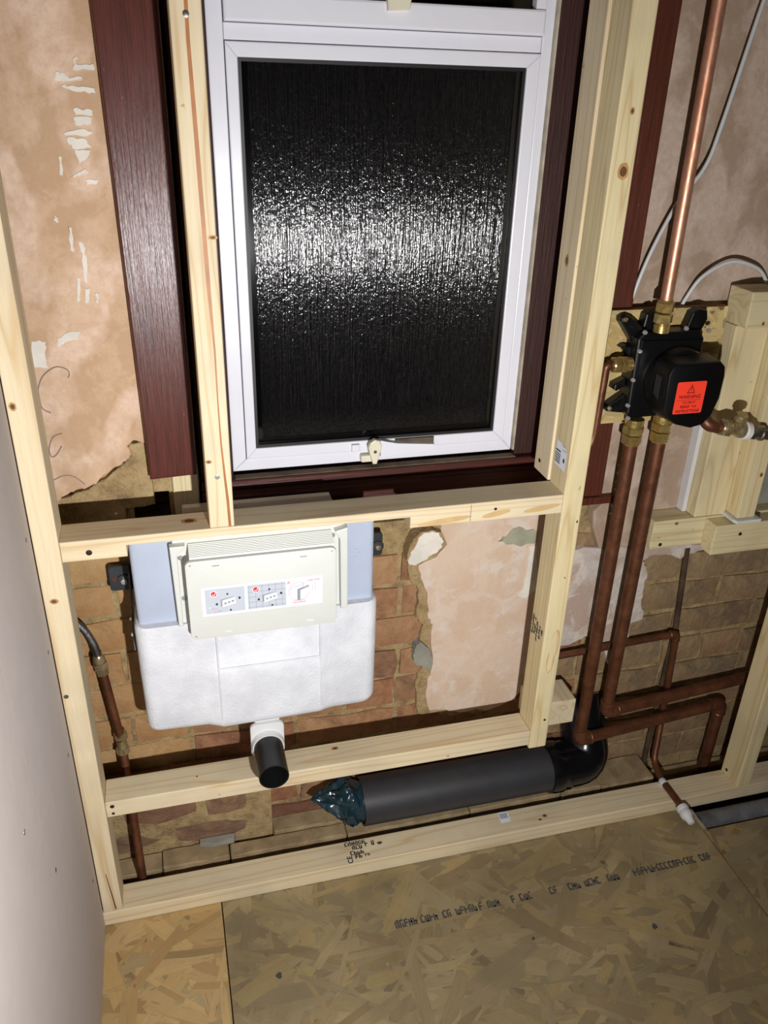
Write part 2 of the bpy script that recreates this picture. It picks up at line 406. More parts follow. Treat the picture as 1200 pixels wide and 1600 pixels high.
# ---- measured outlines on the wall plane (x, z) in metres
PL_L = [(-0.21,0.891),(-0.198,0.9),(-0.186,0.907),(-0.173,0.911),(-0.157,0.913),(-0.142,0.918),(-0.134,0.929),(-0.114,0.942),(-0.095,0.952),(-0.083,0.962),(-0.075,0.969),(-0.082,0.986),(-0.071,0.996),(-0.053,0.99)]
PL_M = [(0.506,0.758),(0.518,0.725),(0.5,0.693),(0.462,0.678),(0.469,0.644),(0.485,0.606),(0.489,0.569),(0.491,0.54),(0.502,0.52),(0.5,0.491),(0.507,0.436),(0.505,0.397),(0.498,0.362),(0.496,0.326),(0.507,0.282),(0.547,0.277),(0.583,0.262),(0.624,0.265),(0.647,0.255),(0.687,0.264),(0.714,0.275),(0.73,0.294)]
M_CHIP = [(0.46,0.761),(0.482,0.764),(0.502,0.758),(0.518,0.727),(0.498,0.701),(0.459,0.684),(0.44,0.688),(0.432,0.699),(0.436,0.721),(0.445,0.748)]
M_GREY = [(0.475,0.483),(0.495,0.463),(0.507,0.431),(0.505,0.402),(0.487,0.41),(0.465,0.428),(0.46,0.449),(0.466,0.47)]
M_GREEN = [(0.634,0.715),(0.656,0.73),(0.679,0.745),(0.72,0.729),(0.725,0.705),(0.689,0.697),(0.663,0.705)]
M_WHITE = [(0.708,0.691),(0.727,0.693),(0.74,0.582),(0.716,0.564),(0.694,0.57),(0.706,0.596),(0.71,0.642)]
R_NOTCH = [(0.812,0.8),(0.869,0.779),(0.85,0.76),(0.855,0.721),(0.878,0.667),(0.845,0.672),(0.809,0.665)]
R_LOW = [(0.813,0.408),(0.845,0.41),(0.868,0.421),(0.884,0.428),(0.927,0.411),(0.957,0.335),(0.972,0.329),(0.976,0.381),(1.001,0.405),(0.997,0.447),(1.029,0.456),(1.027,0.477),(1.016,0.498),(1.014,0.533),(1.013,0.556),(1.018,0.58),(1.009,0.603),(0.998,0.619),(1.023,0.63),(1.07,0.624),(1.093,0.611),(1.112,0.622),(1.153,0.628)]
SCR = [[(-0.115,1.561),(-0.104,1.559),(-0.099,1.553),(-0.08,1.555),(-0.081,1.551),(-0.117,1.549)],[(-0.109,1.544),(-0.095,1.544),(-0.066,1.541),(-0.065,1.535),(-0.084,1.536),(-0.107,1.541)],[(-0.088,1.579),(-0.084,1.58),(-0.087,1.571),(-0.062,1.572),(-0.062,1.564),(-0.092,1.564)],[(-0.097,1.515),(-0.073,1.513),(-0.072,1.506),(-0.097,1.507)],[(-0.099,1.503),(-0.074,1.503),(-0.076,1.495),(-0.096,1.492)],[(-0.115,1.482),(-0.088,1.488),(-0.075,1.484),(-0.086,1.478),(-0.113,1.479)],[(-0.11,1.477),(-0.087,1.475),(-0.079,1.463),(-0.103,1.46),(-0.112,1.47)],[(-0.103,1.46),(-0.08,1.459),(-0.087,1.449),(-0.1,1.44)],[(-0.127,1.45),(-0.123,1.449),(-0.125,1.425),(-0.129,1.425)],[(-0.115,1.422),(-0.092,1.434),(-0.088,1.428),(-0.102,1.424)],[(-0.094,1.418),(-0.076,1.419),(-0.078,1.413),(-0.093,1.412)],[(-0.127,1.353),(-0.123,1.351),(-0.123,1.315),(-0.129,1.317)],[(-0.115,1.331),(-0.109,1.326),(-0.107,1.299),(-0.111,1.266),(-0.115,1.269),(-0.112,1.312)],[(-0.125,1.276),(-0.121,1.276),(-0.125,1.238),(-0.13,1.24)],[(-0.115,1.258),(-0.109,1.259),(-0.113,1.236),(-0.119,1.238)],[(-0.1,1.251),(-0.095,1.251),(-0.098,1.237),(-0.102,1.238)],[(-0.145,1.367),(-0.14,1.364),(-0.142,1.358),(-0.146,1.361)],[(-0.207,1.178),(-0.194,1.178),(-0.186,1.175),(-0.19,1.16),(-0.189,1.133),(-0.212,1.136)],[(-0.168,1.181),(-0.147,1.191),(-0.132,1.19),(-0.137,1.178),(-0.152,1.176),(-0.168,1.166)]]
ARC = [[(-0.161,1.115),(-0.158,1.122),(-0.162,1.13),(-0.178,1.134),(-0.198,1.121),(-0.209,1.1),(-0.21,1.082),(-0.208,1.065),(-0.196,1.056)],[(-0.184,1.019),(-0.199,1.013),(-0.208,0.994),(-0.207,0.978),(-0.198,0.981),(-0.188,0.996)],[(-0.21,0.934),(-0.192,0.941),(-0.175,0.937),(-0.16,0.921)]]

# ================================================================== SETTING
BRY, CORE = .188, .1940
# ---- back wall core around the window opening
bm = bmesh.new()
add_box(bm, -.60, -.085, CORE, .45, -.30, 2.40); add_box(bm, -.085, -.02, CORE, .45, -.30, .800); add_box(bm, -.085, -.02, .33, .45, .800, .885)
add_box(bm, -.085, -.02, CORE, .45, .885, 2.40); add_box(bm, -.02, .035, CORE, .45, -.30, 2.40)
add_box(bm, .035, .800, CORE, .45, -.30, .775); add_box(bm, .035, .800, CORE, .45, 2.12, 2.40); add_box(bm, .800, 2.40, CORE, .45, -.30, 2.40)
wall = fin('wall_back', bm, 'mortar'); wall['kind'] = 'structure'
# ---- bricks, one by one
rb = random.Random(3)
def brick_mesh(L, H, D, r):
    bm = bmesh.new(); nx = max(2, round(L/.055)); nz = 2
    g = [[None]*(nz+1) for _ in range(nx+1)]; e = .0035
    for i in range(nx+1):
        for k in range(nz+1):
            edge = (i in (0, nx)) or (k in (0, nz)); corner = (i in (0, nx)) and (k in (0, nz))
            x = -L/2+L*i/nx; z = -H/2+H*k/nz
            y = r.uniform(-.0015, .0015)+(.0018 if edge else 0)+(.0015 if corner else 0)
            g[i][k] = bm.verts.new((x+r.uniform(-e, e), y, z+r.uniform(-e, e)))
    for i in range(nx):
        for k in range(nz): bm.faces.new((g[i][k], g[i+1][k], g[i+1][k+1], g[i][k+1]))
    rim = [g[i][0] for i in range(nx+1)]+[g[nx][k] for k in range(1, nz+1)]+[g[i][nz] for i in range(nx-1, -1, -1)]+[g[0][k] for k in range(nz-1, 0, -1)]
    back = [bm.verts.new((v.co.x, D, v.co.z)) for v in rim]; n = len(rim)
    for i in range(n): bm.faces.new((rim[i], back[i], back[(i+1) % n], rim[(i+1) % n]))
    bmesh.ops.recalc_face_normals(bm, faces=bm.faces)
    me = bpy.data.meshes.new('brick'); bm.to_mesh(me); bm.free()
    me.polygons.foreach_set('use_smooth', [True]*len(me.polygons)); me.set_sharp_from_angle(angle=math.radians(50)); me.materials.append(M['brick']); return me
STR = [brick_mesh(.219, .069, .02, rb) for _ in range(6)]; HDR = [brick_mesh(.104, .069, .02, rb) for _ in range(5)]
reds = [srgb(166, 114, 84), srgb(152, 104, 80), srgb(170, 124, 92), srgb(146, 108, 84)]
duns = [srgb(178, 136, 88), srgb(168, 124, 80), srgb(186, 148, 100)]
purp = [srgb(126, 84, 70), srgb(116, 78, 68), srgb(134, 98, 80)]
greyb = [srgb(132, 116, 92), srgb(124, 108, 86), srgb(114, 98, 80), srgb(138, 112, 88)]
nb = 0
for c in range(13):
    zc = -.023+.081*c+.0405
    hdr = c in (4, 8)
    pitch = .113 if hdr else .228; x = -.50+(0.247-.0 if c % 2 else .247+.114) % pitch
    while x < 1.72:
        x0, x1 = x+.004, x+pitch-.004; x += pitch; xc = (x0+x1)/2
        if zc > .72 and x1 > .02 and x0 < .81: continue           # window opening
        if zc > .68 and xc > .90: continue                         # fully under the plaster
        if zc > .80 and x1 > -.09 and x0 < .04: continue           # hole beside the window
        if zc > .94: continue
        if x1 < -.24: continue
        o = bpy.data.objects.new('brick', rb.choice(HDR if hdr else STR)); COL.objects.link(o)
        o.parent = wall; o.location = (xc, BRY+rb.uniform(-.003, .003), zc+rb.uniform(-.002, .002)); o.rotation_euler = (0, rb.uniform(-.012, .012), rb.uniform(-.012, .012))
        if xc > .78: col, al = rb.choice(greyb), rb.uniform(.52, .80)
        elif xc < .0 and zc > .2: col, al = rb.choice(duns), rb.uniform(.66, .95)
        elif zc < .2: col, al = rb.choice(purp+reds[:2]), rb.uniform(.22, .5)
        else: col, al = rb.choice(reds+duns[:1]), rb.uniform(.34, .74)
        o.color = (*col[:3], al); nb += 1
# a few broken bricks and a packing timber in the raw edge under the left board
for (x, z, k, cc) in ((-.155, .852, 0, duns[1]), (-.14, .934, 1, duns[2]), (.012, .75, 2, reds[0])):
    o = bpy.data.objects.new('brick', HDR[k]); COL.objects.link(o); o.parent = wall; o.location = (x, BRY, z); o.rotation_euler = (0, .03*k, 0); o.color = (*cc[:3], .7)
# ---- plaster coats left on the brick
def ragged(pts, r, amp=.0016, n=4):
    out = []
    for (xa, za), (xb, zb) in zip(pts, pts[1:]+pts[:1]):
        for q in range(n): out.append((xa+(xb-xa)*q/n+r.uniform(-amp, amp)*(q > 0), za+(zb-za)*q/n+r.uniform(-amp, amp)*(q > 0)))
    return out
def coat(name, pts, y, mat, parent=wall, depth=.012):
    o = prism(name, pts, y, BRY+depth, mat, parent, 'y', bev=.0035, seg=2); return o
PLA = coat('plaster_patch', [(-.30, .86)]+ragged(PL_L, rb, .0022, 3)[:-2]+[(.028, .985), (.028, 2.39), (-.30, 2.39)], .172, 'plaster')
UND = coat('undercoat_patch', ragged([(x-.016-.010*((i*7) % 5)/4, z-(.012 if i > 13 else 0)) for i, (x, z) in enumerate(PL_M)], rb, .004, 3)[:-2]+[(.755, .300), (.77, .45), (.78, .772), (.47, .772)], .1800, 'mortar')
RAW = coat('rubble_patch', ragged([(-.235, .836), (-.235, .885), (-.190, .897), (-.157, .908), (-.112, .938), (-.080, .965), (-.078, .99), (-.050, .992), (-.046, .868), (-.098, .864), (-.10, .842)], rb, .003, 3), .1765, 'mortar')
PLM = coat('plaster_patch', ragged(PL_M, rb, .0022, 3)[:-2]+[(.76, .32), (.775, .45), (.785, .773), (.506, .773)], .172, 'plaster_m')
PLU = coat('plaster_patch', [(.806, 2.39), (.806, .80)]+R_NOTCH[1:5]+[(1.0, .66), (1.16, .645), (1.45, .655), (1.9, .64), (2.39, .66), (2.39, 2.39)], .174, 'plaster_r')
PLW = coat('plaster_patch', [(.79, .40), (.79, .664)]+R_NOTCH[6:]+R_NOTCH[5:6]+[(.878, .6665), (1.0, .659), (1.16, .644)]+ragged(R_LOW[::-1], rb, .0025, 3)[:-2], .1765, 'plaster_w')
chip = prism('plaster_chip', ragged(M_CHIP, rb, .002, 3), .161, .192, 'mortar', PLM, 'y')
cxm = sum(p[0] for p in M_CHIP)/len(M_CHIP); czm = sum(p[1] for p in M_CHIP)/len(M_CHIP)
for (dx, dz, s, t_) in ((.005, .008, .74, 0), (-.012, -.016, .55, .0003), (.017, -.002, .45, .0006)): prism('paint_flake', ragged([(cxm+dx+(x-cxm)*s, czm+dz+(z-czm)*s) for x, z in M_CHIP], rb, .0018, 3), .1598-t_, .1612, 'whitepaint', PLM, 'y')
prism('cement_dab', ragged(M_GREY, rb, .0025, 3), .170, .192, 'greymortar', PLM, 'y')
prism('lime_wash_patch', ragged(M_GREEN, rb, .004, 4), .1700, .174, 'greenish', PLM, 'y')
prism('paint_patch', ragged(M_WHITE, rb, .004, 4), .1705, .174, 'whitepaint', PLM, 'y')
for s in SCR: prism('paint_scrape', ragged(s, rb), .1708, .174, 'whitepaint', PLA, 'y')
for a in ARC:
    tube('pencil_line', spline([(p[0], .1716, p[1]) for p in a], 5), .0011, 'pencil', PLA, 6)
for k in range(7):     # comb marks left by tile adhesive between the hot pipes
    z = .865-.019*k; prism('adhesive_ridge', [(.888, z), (.915, z+.003), (.916, z+.008), (.889, z+.005)], .1715, .176, 'whitepaint', PLU, 'y')
# small white plaster wedge and loose packing in the raw brick
o = bpy.data.objects.new('brick', HDR[3]); COL.objects.link(o); o.parent = wall; o.location = (.300, .150, .835); o.rotation_euler = (-1.2, 0, .1); o.scale = (.6, 1, .5); o.color = (*srgb(190, 150, 134)[:3], .3)
box('packing_timber', -.012, .034, .185, .26, .775, .935, 'pine_green_z', wall, .002)
# projecting brick footing low on the left, then the ledge of stones at the wall foot
box('footing_mortar', -.30, .135, .1545, .196, -.05, .222, 'mortar', wall)
for c in range(3):
    zc = .048+.080*c; x = -.262+(.07 if c % 2 else 0)
    while x < .10:
        L_ = .106 if (c == 1 and x > -.1) else .17
        x1 = min(x+L_, .134)
        if x1-x > .05 and x1 > -.24:
            o = bpy.data.objects.new('brick', rb.choice(HDR)); COL.objects.link(o); o.parent = wall; o.location = ((x+x1)/2, .1495+rb.uniform(-.002, .002), zc); o.scale = ((x1-x-.020)/.104, 1.6, .82)
            o.rotation_euler = (0, rb.uniform(-.03, .03), 0); cc = rb.choice(purp+[srgb(128, 100, 84)]); o.color = (*cc[:3], rb.uniform(.25, .5))
        x = x1+.004
for (x0, x1, y0, y1, z1) in ((-.40, -.115, .102, .150, .017), (-.113, .032, .100, .150, .021), (.035, .30, .100, .136, .019), (.302, .60, .099, .134, .016), (.603, .84, .101, .136, .018), (.843, .95, .10, .14, .020), (.953, 1.100, .10, .186, .014),
                          (.136, .30, .139, .186, .024), (.303, .62, .137, .186, .020), (.623, .95, .139, .186, .022), (1.14, 1.40, .157, .186, -.05), (1.41, 1.8, .157, .186, -.05)):
    bm = bmesh.new(); add_box(bm, x0, x1, y0, y1, -.10, z1, .003)
    bmesh.ops.subdivide_edges(bm, edges=[e for e in bm.edges if abs((e.verts[0].co-e.verts[1].co).x) > .05], cuts=6)
    for v in bm.verts: v.co.y += rb.uniform(-.0025, .0025)*(v.co.y < y1-.004); v.co.z += rb.uniform(-.0015, .0015)
    fin('ledge_stone', bm, 'stone', wall)
prism('mortar_heap', [(-.03, .139), (.0, .132), (.045, .136), (.05, .149), (-.03, .149)], .018, .034, 'greymortar', wall, 'z')

# ---- floor: joist void, boards
floor = box('floor', -.60, 2.40, -2.30, .45, -.34, -.30, 'soil'); floor['kind'] = 'structure'
rf = random.Random(11)
pal1 = [srgb(196, 166, 112), srgb(188, 154, 100), srgb(202, 174, 122), srgb(178, 146, 94), srgb(192, 162, 114), srgb(182, 152, 104), srgb(166, 134, 88), srgb(158, 142, 108)]
pal2 = [srgb(164, 146, 108), srgb(154, 136, 100), srgb(170, 152, 112), srgb(146, 128, 94), srgb(158, 142, 108), srgb(142, 128, 100), srgb(134, 114, 84), srgb(168, 146, 98)]
def board(x0, x1, y0, y1, n, pal, mat, poly=None):
    b = prism('strand_board', poly or [(x0, y0), (x1, y0), (x1, y1), (x0, y1)], -.018, -.0009, 'osb_core', floor, 'z')
    b['kind'] = 'structure'; return b
b1 = board(-.40, .0035, -2.2, .068, 0, None, None)
strands('wood_strands', -.232, .0030, -1.15, .063, 760, lambda x, y, z: (x, y, z-.0009), 'osb', b1, rf, pal1, (.04, .20), (.008, .036))
b2 = board(.0055, 1.131, -2.2, .068, 0, None, None)
strands('wood_strands', .0060, 1.1305, -1.15, .063, 3300, lambda x, y, z: (x, y, z-.0009), 'osb_dirty', b2, rf, pal2, (.04, .20), (.008, .036))
b3 = board(0, 0, 0, 0, 0, None, None, [(1.133, -2.2), (2.39, -2.2), (2.39, -.068), (1.133, -.068)])
strands('wood_strands', 1.1335, 2.1, -1.15, -.069, 2400, lambda x, y, z: (x, y, z-.0009), 'osb_dirty', b3, rf, pal2, (.04, .20), (.008, .036))
# faded manufacturer print along the middle board
rm = random.Random(5)
for (xa, n) in ((.350, 5), (.405, 13), (.535, 6), (.610, 5), (.69, 3), (.735, 9), (.84, 4), (.905, 9), (.995, 7), (1.075, 3)):
    marks('ink_print', (xa, -.147, .0004), (1, .005, 0), (0, 1, 0), n, .0185, .0098, 'print_faint', b2, rm, .92)
for (x, y, r) in ((.10, -.19, .007), (.62, -.235, .005), (.88, -.27, .008)):
    prism('floor_stain', [(x+r*rm.uniform(.5, 1.2)*math.cos(a), y+r*rm.uniform(.5, 1.2)*math.sin(a)) for a in [k*.785 for k in range(8)]], -.0005, .0003, 'print_faint', b1 if x < .005 else b2, 'z')
# ---- other walls of the room
wl = box('wall_left', -.2445, -.232, -2.3, -.0005, 0.0, 2.40, 'board'); wl['kind'] = 'structure'
for (y, z) in ((-.387, .697), (-.037, .181), (-.035, .50), (-.033, .72), (-.034, .93), (-.28, .50)):
    lathe('screw_head', (-.2325, y, z), (1, 0, 0), [(0, .0042), (.0008, .0040), (.0012, .0022)], 'screw_dark' if z != .697 else 'screw', wl, 10)
for (y0, y1, z0, z1) in ((-.389, -.392, .70, 1.16), (-.30, -.318, .42, .92), (-.20, -.215, .30, .62)): tube('pencil_line', [(-.2319, y0, z0), (-.2319, y1, z1)], .0005, 'pencil', wl, 6)
wr = box('wall_right', 2.40, 2.5, -2.3, .45, -.3, 2.4, 'roomwall'); wr['kind'] = 'structure'
wf = box('wall_front', -.60, 2.5, -2.4, -2.3, -.3, 2.4, 'roomwall'); wf['kind'] = 'structure'
ws = box('wall_side', -.70, -.60, -2.3, .45, -.3, 2.4, 'roomwall'); ws['kind'] = 'structure'
ce = box('ceiling', -.70, 2.5, -2.4, .45, 2.4, 2.48, 'ceil'); ce['kind'] = 'structure'

# ---- window
win = bpy.data.objects.new('window_1', None); COL.objects.link(win); win.location = (.40, .27, .80); win['kind'] = 'structure'
n_before = set(bpy.data.objects)
XL, XR, ZB, ZT = .104, .684, .880, 2.06
FY = .266
def bar(name, pts, y0, y1, mat='upvc', par=win, bev=.002): return prism(name, pts, y0, y1, mat, par, 'y', bev=bev, seg=2)
# outer frame
of1 = bar('frame_bar', [(XL, ZB), (.130, ZB+.024), (.130, ZT-.024), (XL, ZT)], FY, .33)
bar('frame_bar', [(XR, ZB), (XR, ZT), (.665, ZT-.024), (.665, ZB+.024)], FY, .33)
bar('frame_bar', [(XL, ZB), (XR, ZB), (.665, ZB+.0235), (.130, ZB+.0235)], FY, .33)
bar('frame_bar', [(XL, ZT), (.130, ZT-.0235), (.665, ZT-.0235), (XR, ZT)], FY, .33)
bar('transom_bar', [(.1305, 1.6125), (.6645, 1.6125), (.6645, 1.637), (.1305, 1.637)], FY+.002, .33)
# lower sash, mitred
SX0, SX1, SZ0, SZ1 = .1312, .6642, .9042, 1.6118; GX0, GX1, GZ0, GZ1 = .150, .640, .9265, 1.590
SY = .262
bar('sash_bar', [(SX0, SZ0), (GX0, GZ0), (GX0, GZ1), (SX0, SZ1)], SY, .31)
bar('sash_bar', [(SX1, SZ0), (SX1, SZ1), (GX1, GZ1), (GX1, GZ0)], SY, .31)
bar('sash_bar', [(SX0, SZ0), (SX1, SZ0), (GX1, GZ0), (GX0, GZ0)], SY, .31)
bar('sash_bar', [(SX0, SZ1), (GX0, GZ1), (GX1, GZ1), (SX1, SZ1)], SY, .31)
def gasket(x0, x1, z0, z1, w, y0, y1):
    for p in ([(x0, z0), (x0+w, z0+w), (x0+w, z1-w), (x0, z1)], [(x1, z0), (x1, z1), (x1-w, z1-w), (x1-w, z0+w)], [(x0, z0), (x1, z0), (x1-w, z0+w), (x0+w, z0+w)], [(x0, z1), (x0+w, z1-w), (x1-w, z1-w), (x1, z1)]):
        prism('gasket', p, y0, y1, 'gasket', win, 'y')
gasket(GX0, GX1, GZ0, GZ1, .0055, .2665, .30)
box('glass_pane', GX0+.001, GX1-.001, .274, .2785, GZ0+.001, GZ1-.001, 'glass', win)
gs = win
for (x0, x1, z0, z1) in ((GX0+.0056, GX0+.015, GZ0+.0056, GZ1-.0056), (GX1-.015, GX1-.0056, GZ0+.0056, GZ1-.0056)):
    box('spacer_bar', x0, x1, .2725, .2739, z0, z1, 'darkglass', win)
box('spacer_bar', GX0+.0151, GX1-.0151, .2725, .2739, GZ0+.0056, GZ0+.016, 'darkglass', win)
# top sash
bar('sash_bar', [(.1312, 1.6378), (.6642, 1.6378), (.6642, 1.676), (.1312, 1.676)], .256, .31, bev=.004)
bar('sash_bar', [(.1312, 1.6765), (.150, 1.6765), (.150, 2.03), (.1312, 2.03)], .258, .31)
bar('sash_bar', [(.6642, 1.6765), (.6642, 2.03), (.645, 2.03), (.645, 1.6765)], .258, .31)
bar('sash_bar', [(.1502, 2.0), (.6448, 2.0), (.6448, 2.03), (.1502, 2.03)], .258, .31)
box('glass_pane', .1502, .6448, .276, .28, 1.6762, 1.9998, 'darkglass', win)
lt = prism('latch', [(.388, 1.662), (.424, 1.6645), (.426, 1.683), (.386, 1.681)], .244, .2575, 'handle', win, 'y', bev=.002)
# handle and stay bar on the lower sash
hb = box('handle_base', .356, .392, .249, .2655, .8845, .8995, 'handle', win, .003, 2)
prism('handle_lever', [(.372, .930), (.381, .936), (.391, .933), (.396, .922), (.392, .905), (.386, .8835), (.378, .8835), (.371, .905), (.368, .920)], .238, .250, 'handle', win, 'y', bev=.003, seg=2)
lathe('handle_pivot', (.3815, .2375, .911), (0, -1, 0), [(0, .0035), (.0015, .003)], 'screw', win, 12)
prism('stay_bar', [(.394, .931), (.408, .927), (.430, .922), (.508, .9145), (.508, .9025), (.43, .8985), (.395, .8965)], .246, .2605, 'upvc', win, 'y')
box('stay_channel', .428, .509, .2570, .2619, .9150, .9262, 'dirt', win)
box('stay_pad', .338, .354, .254, .2618, .9065, .922, 'upvc', win, .001)
# dark painted timber sub-frame, linings and cill
box('subframe_post', .040, .1035, .255, .40, .845, 2.12, 'subframe', win, .003)
box('subframe_post', .6885, .742, .255, .40, .872, 2.12, 'subframe', win, .003)
box('mastic_bead', .6842, .6885, .2575, .27, .883, 2.06, 'mastic', win)
box('subframe_head', .104, .688, .255, .40, 2.0605, 2.119, 'subframe_x', win)
box('lining_board', .742, .829, .2325, .40, .76, 2.119, 'subframe', win, .002)
box('cill_board', .0405, .741, .2405, .40, .852, .8715, 'subframe_x', win, .002)
box('cill_dust', .105, .688, .2440, .265, .8716, .8742, 'dirt', win, .001)
prism('cill_nosing', [(.227, .826), (.262, .826), (.262, .8518), (.240, .8518), (.236, .847), (.227, .844)], .0405, .741, 'subframe_x', win, 'x', bev=.0015)
box('apron_board', .0405, .741, .262, .36, .742, .8258, 'subframe_x', win)
place = Matrix.Translation((0, -.045, .0572)) @ Matrix.Scale(.9631, 4)
for o in set(bpy.data.objects)-n_before: o.data.transform(place)
# timber boards either side of the window
t1 = prism('trim_1', [(-.049, .929), (.032, .932), (.034, 2.38), (-.064, 2.38)], .150, .1715, 'mahogany', None, 'y', bev=.003, seg=2); t1['kind'] = 'structure'
t2 = prism('trim_2', [(.748, .812), (.851, .808), (.851, 2.38), (.748, 2.38)], .154, .1735, 'mahogany_r', None, 'y', bev=.003, seg=2); t2['kind'] = 'structure'
box('plinth_block', .748, .885, .158, .1735, .786, .8035, 'mahogany_r', t2, .002)

# ================================================================== TIMBER FRAME
def screw(par, p, d, mat='screw', r=.0042):
    return lathe('screw_head', p, d, [(-.001, r), (.0007, r), (.0011, r*.55)], mat, par, 10)
def knot(par, p, n, rx, rl, along='z', ring=True):
    """a knot on a face: dark core with a paler ring, both flush with the timber"""
    p = Vector(p); n = Vector(n); a = Vector({'x': (1, 0, 0), 'y': (0, 1, 0), 'z': (0, 0, 1)}[along]); c = n.cross(a)
    rk = random.Random(int(p.x*1000)+int(p.z*977))
    def disc(nm, k, off, mat):
        flat(nm, [p+n*off+c*rx*k*math.cos(t)*rk.uniform(.9, 1.1)+a*rl*k*math.sin(t)*rk.uniform(.9, 1.1) for t in [i*math.pi/8 for i in range(16)]], mat, par)
    if ring: disc('knot_ring', 1.7, .0002, 'knot_ring')
    disc('knot', 1.0, .0004, 'knot')
def timber(name, x0, x1, y0, y1, z0, z1, mat, label, group=None, cat='timber', bev=.0022):
    o = box(name, x0, x1, y0, y1, z0, z1, mat, None, bev, 2); tag(o, label, cat, group); return o
FR = (0, -1, 0)
ls = timber('timber_stud', -.231, -.193, 0, .063, .0385, 2.395, 'pine_z', 'tall pale pine stud standing against the plasterboard edge', None, 'stud')
knot(ls, (-.215, 0, .795), FR, .004, .003); knot(ls, (-.222, 0, 1.13), FR, .003, .004); screw(ls, (-.224, 0, .60), FR)
prism('split', [(-.214, .15), (-.2125, .15), (-.2045, .045), (-.207, .045)], -.0004, .001, 'knot', ls, 'y')
cs = timber('timber_stud', .042, .082, 0, .063, .9015, 2.395, 'pine_z', 'pine stud with a long brown pith streak beside the white window frame', None, 'stud')
# winding brown pith streak on its face
path = [(.0615, 2.39), (.0625, 1.95), (.0635, 1.70), (.0625, 1.60), (.0645, 1.46), (.0665, 1.30), (.0690, 1.20), (.0685, 1.12), (.0690, 1.05), (.0715, .99), (.0735, .95), (.0745, .902)]
wd = [.0022, .0022, .0024, .0024, .0030, .0028, .0014, .0010, .0014, .0018, .0022, .0022]
flat('pith_streak', [(x-w, -.0003, z) for (x, z), w in zip(path, wd)]+[(x+w, -.0003, z) for (x, z), w in zip(path[::-1], wd[::-1])], 'resin', cs)
screw(cs, (.062, 0, 1.628), FR); screw(cs, (.0595, 0, .993), FR, 'chrome')
knot(cs, (.048, 0, 1.02), FR, .003, .002); knot(cs, (.077, 0, 1.36), FR, .004, .002)
rs = timber('timber_stud', .678, .718, 0, .063, .289, 2.395, 'pine_green_z', 'front stud of the doubled pair, with a large knot and inked stamp', None, 'stud')
knot(rs, (.7005, 0, 1.449), FR, .0058, .0075); knot(rs, (.701, 0, 1.532), FR, .0022, .003); knot(rs, (.712, 0, .842), FR, .0018, .003, ring=False)
knot(rs, (.704, 0, .72), FR, .0012, .002, ring=False); screw(rs, (.706, 0, .365), FR, 'screw_dark', .0028)
for cx, cz, a, b in ((.705, .565, .009, .033), (.699, .520, .009, .030)):
    flat('resin_streak', [(cx+a*math.cos(t), -.0002-.0002*(cz < .55), cz+b*math.sin(t)) for t in [i*math.pi/9 for i in range(18)]], 'grain', rs)
flat('resin_streak', [(.702, -.0006, .597), (.696, -.0006, .575), (.694, -.0006, .53), (.693, -.0006, .505), (.697, -.0006, .494), (.702, -.0006, .50), (.704, -.0006, .53), (.711, -.0006, .552), (.711, -.0006, .58)], 'pine_green_z', rs)
LFT = (-1, 0, 0)
st = flat('paper_label', [(.6777, .011, .941), (.6777, .055, .943), (.6777, .052, .991), (.6777, .016, .984), (.6777, .010, .975)], 'labelwhite', rs)
def lq(par, y0, y1, z0, z1, mat): flat('label_print', [(.6774, y0, z0), (.6774, y1, z0), (.6774, y1, z1), (.6774, y0, z1)], mat, par)
lq(st, .034, .052, .970, .973, 'print')
for k in range(5): lq(st, .033, .053, .948+.0042*k, .9502+.0042*k, 'print_faint')
lq(st, .016, .022, .956, .964, 'print'); lq(st, .014, .028, .978, .9795, 'labelline'); lq(st, .018, .030, .985, .986, 'labelline')
rk = random.Random(21)
for k, (yy, n) in enumerate(((.058, 6), (.048, 5), (.038, 6), (.026, 4), (.016, 3))):
    marks('ink_stamp', (.6775, yy, .604-.003*k), (0, 0, -1), (0, -1, 0), n, .0085, .0078, 'print', rs, rk, .9)
rr = timber('timber_stud', .6735, .7115, .0635, .127, .9015, 2.395, 'pine_z', 'rear stud of the doubled pair, set behind the knotty stud', None, 'stud')
screw(rr, (.6735, .105, .925), LFT, 'screw_dark'); knot(rr, (.6735, .095, 1.30), LFT, .004, .006)
# notched rail under the window
rail = prism('timber_rail', [(-.1925, .8645), (-.092, .8645), (-.092, .885), (.386, .885), (.386, .8635), (.6775, .8635), (.6775, .901), (-.1925, .901)], 0, .063, 'pine_x', None, 'y', bev=.002, seg=2)
tag(rail, 'notched pine rail under the window, cut away above the cistern', 'rail')
screw(rail, (-.150, 0, .879), FR, 'screw_dark', .005); screw(rail, (.545, 0, .886), FR, 'screw_dark', .0028); knot(rail, (.01, .035, .901), (0, 0, 1), .005, .008, 'x')
for x0, x1, z in ((.40, .50, .872), (.52, .575, .876), (.60, .672, .878)):
    c = (x0+x1)/2; h = (x1-x0)/2
    flat('resin_streak', [(c+h*math.cos(t), -.0003, z+.0055*math.sin(t)+.004*math.cos(t)) for t in [i*math.pi/9 for i in range(18)]], 'grain', rail)
flat('pencil_mark', [(.4975, -.0003, .866), (.4983, -.0003, .866), (.4985, -.0003, .899), (.4977, -.0003, .899)], 'print_faint', rail)
mr = timber('timber_rail', -.1925, .6775, 0, .063, .300, .338, 'pine_x', 'pine rail below the cistern, under the black flush pipe', None, 'rail')
screw(mr, (-.180, .0, .327), FR, 'screw_dark'); screw(mr, (-.180, .0, .309), FR, 'screw_dark', .003); knot(mr, (.26, .045, .338), (0, 0, 1), .003, .005, 'x'); knot(mr, (-.02, .03, .338), (0, 0, 1), .0016, .002, 'x', False)
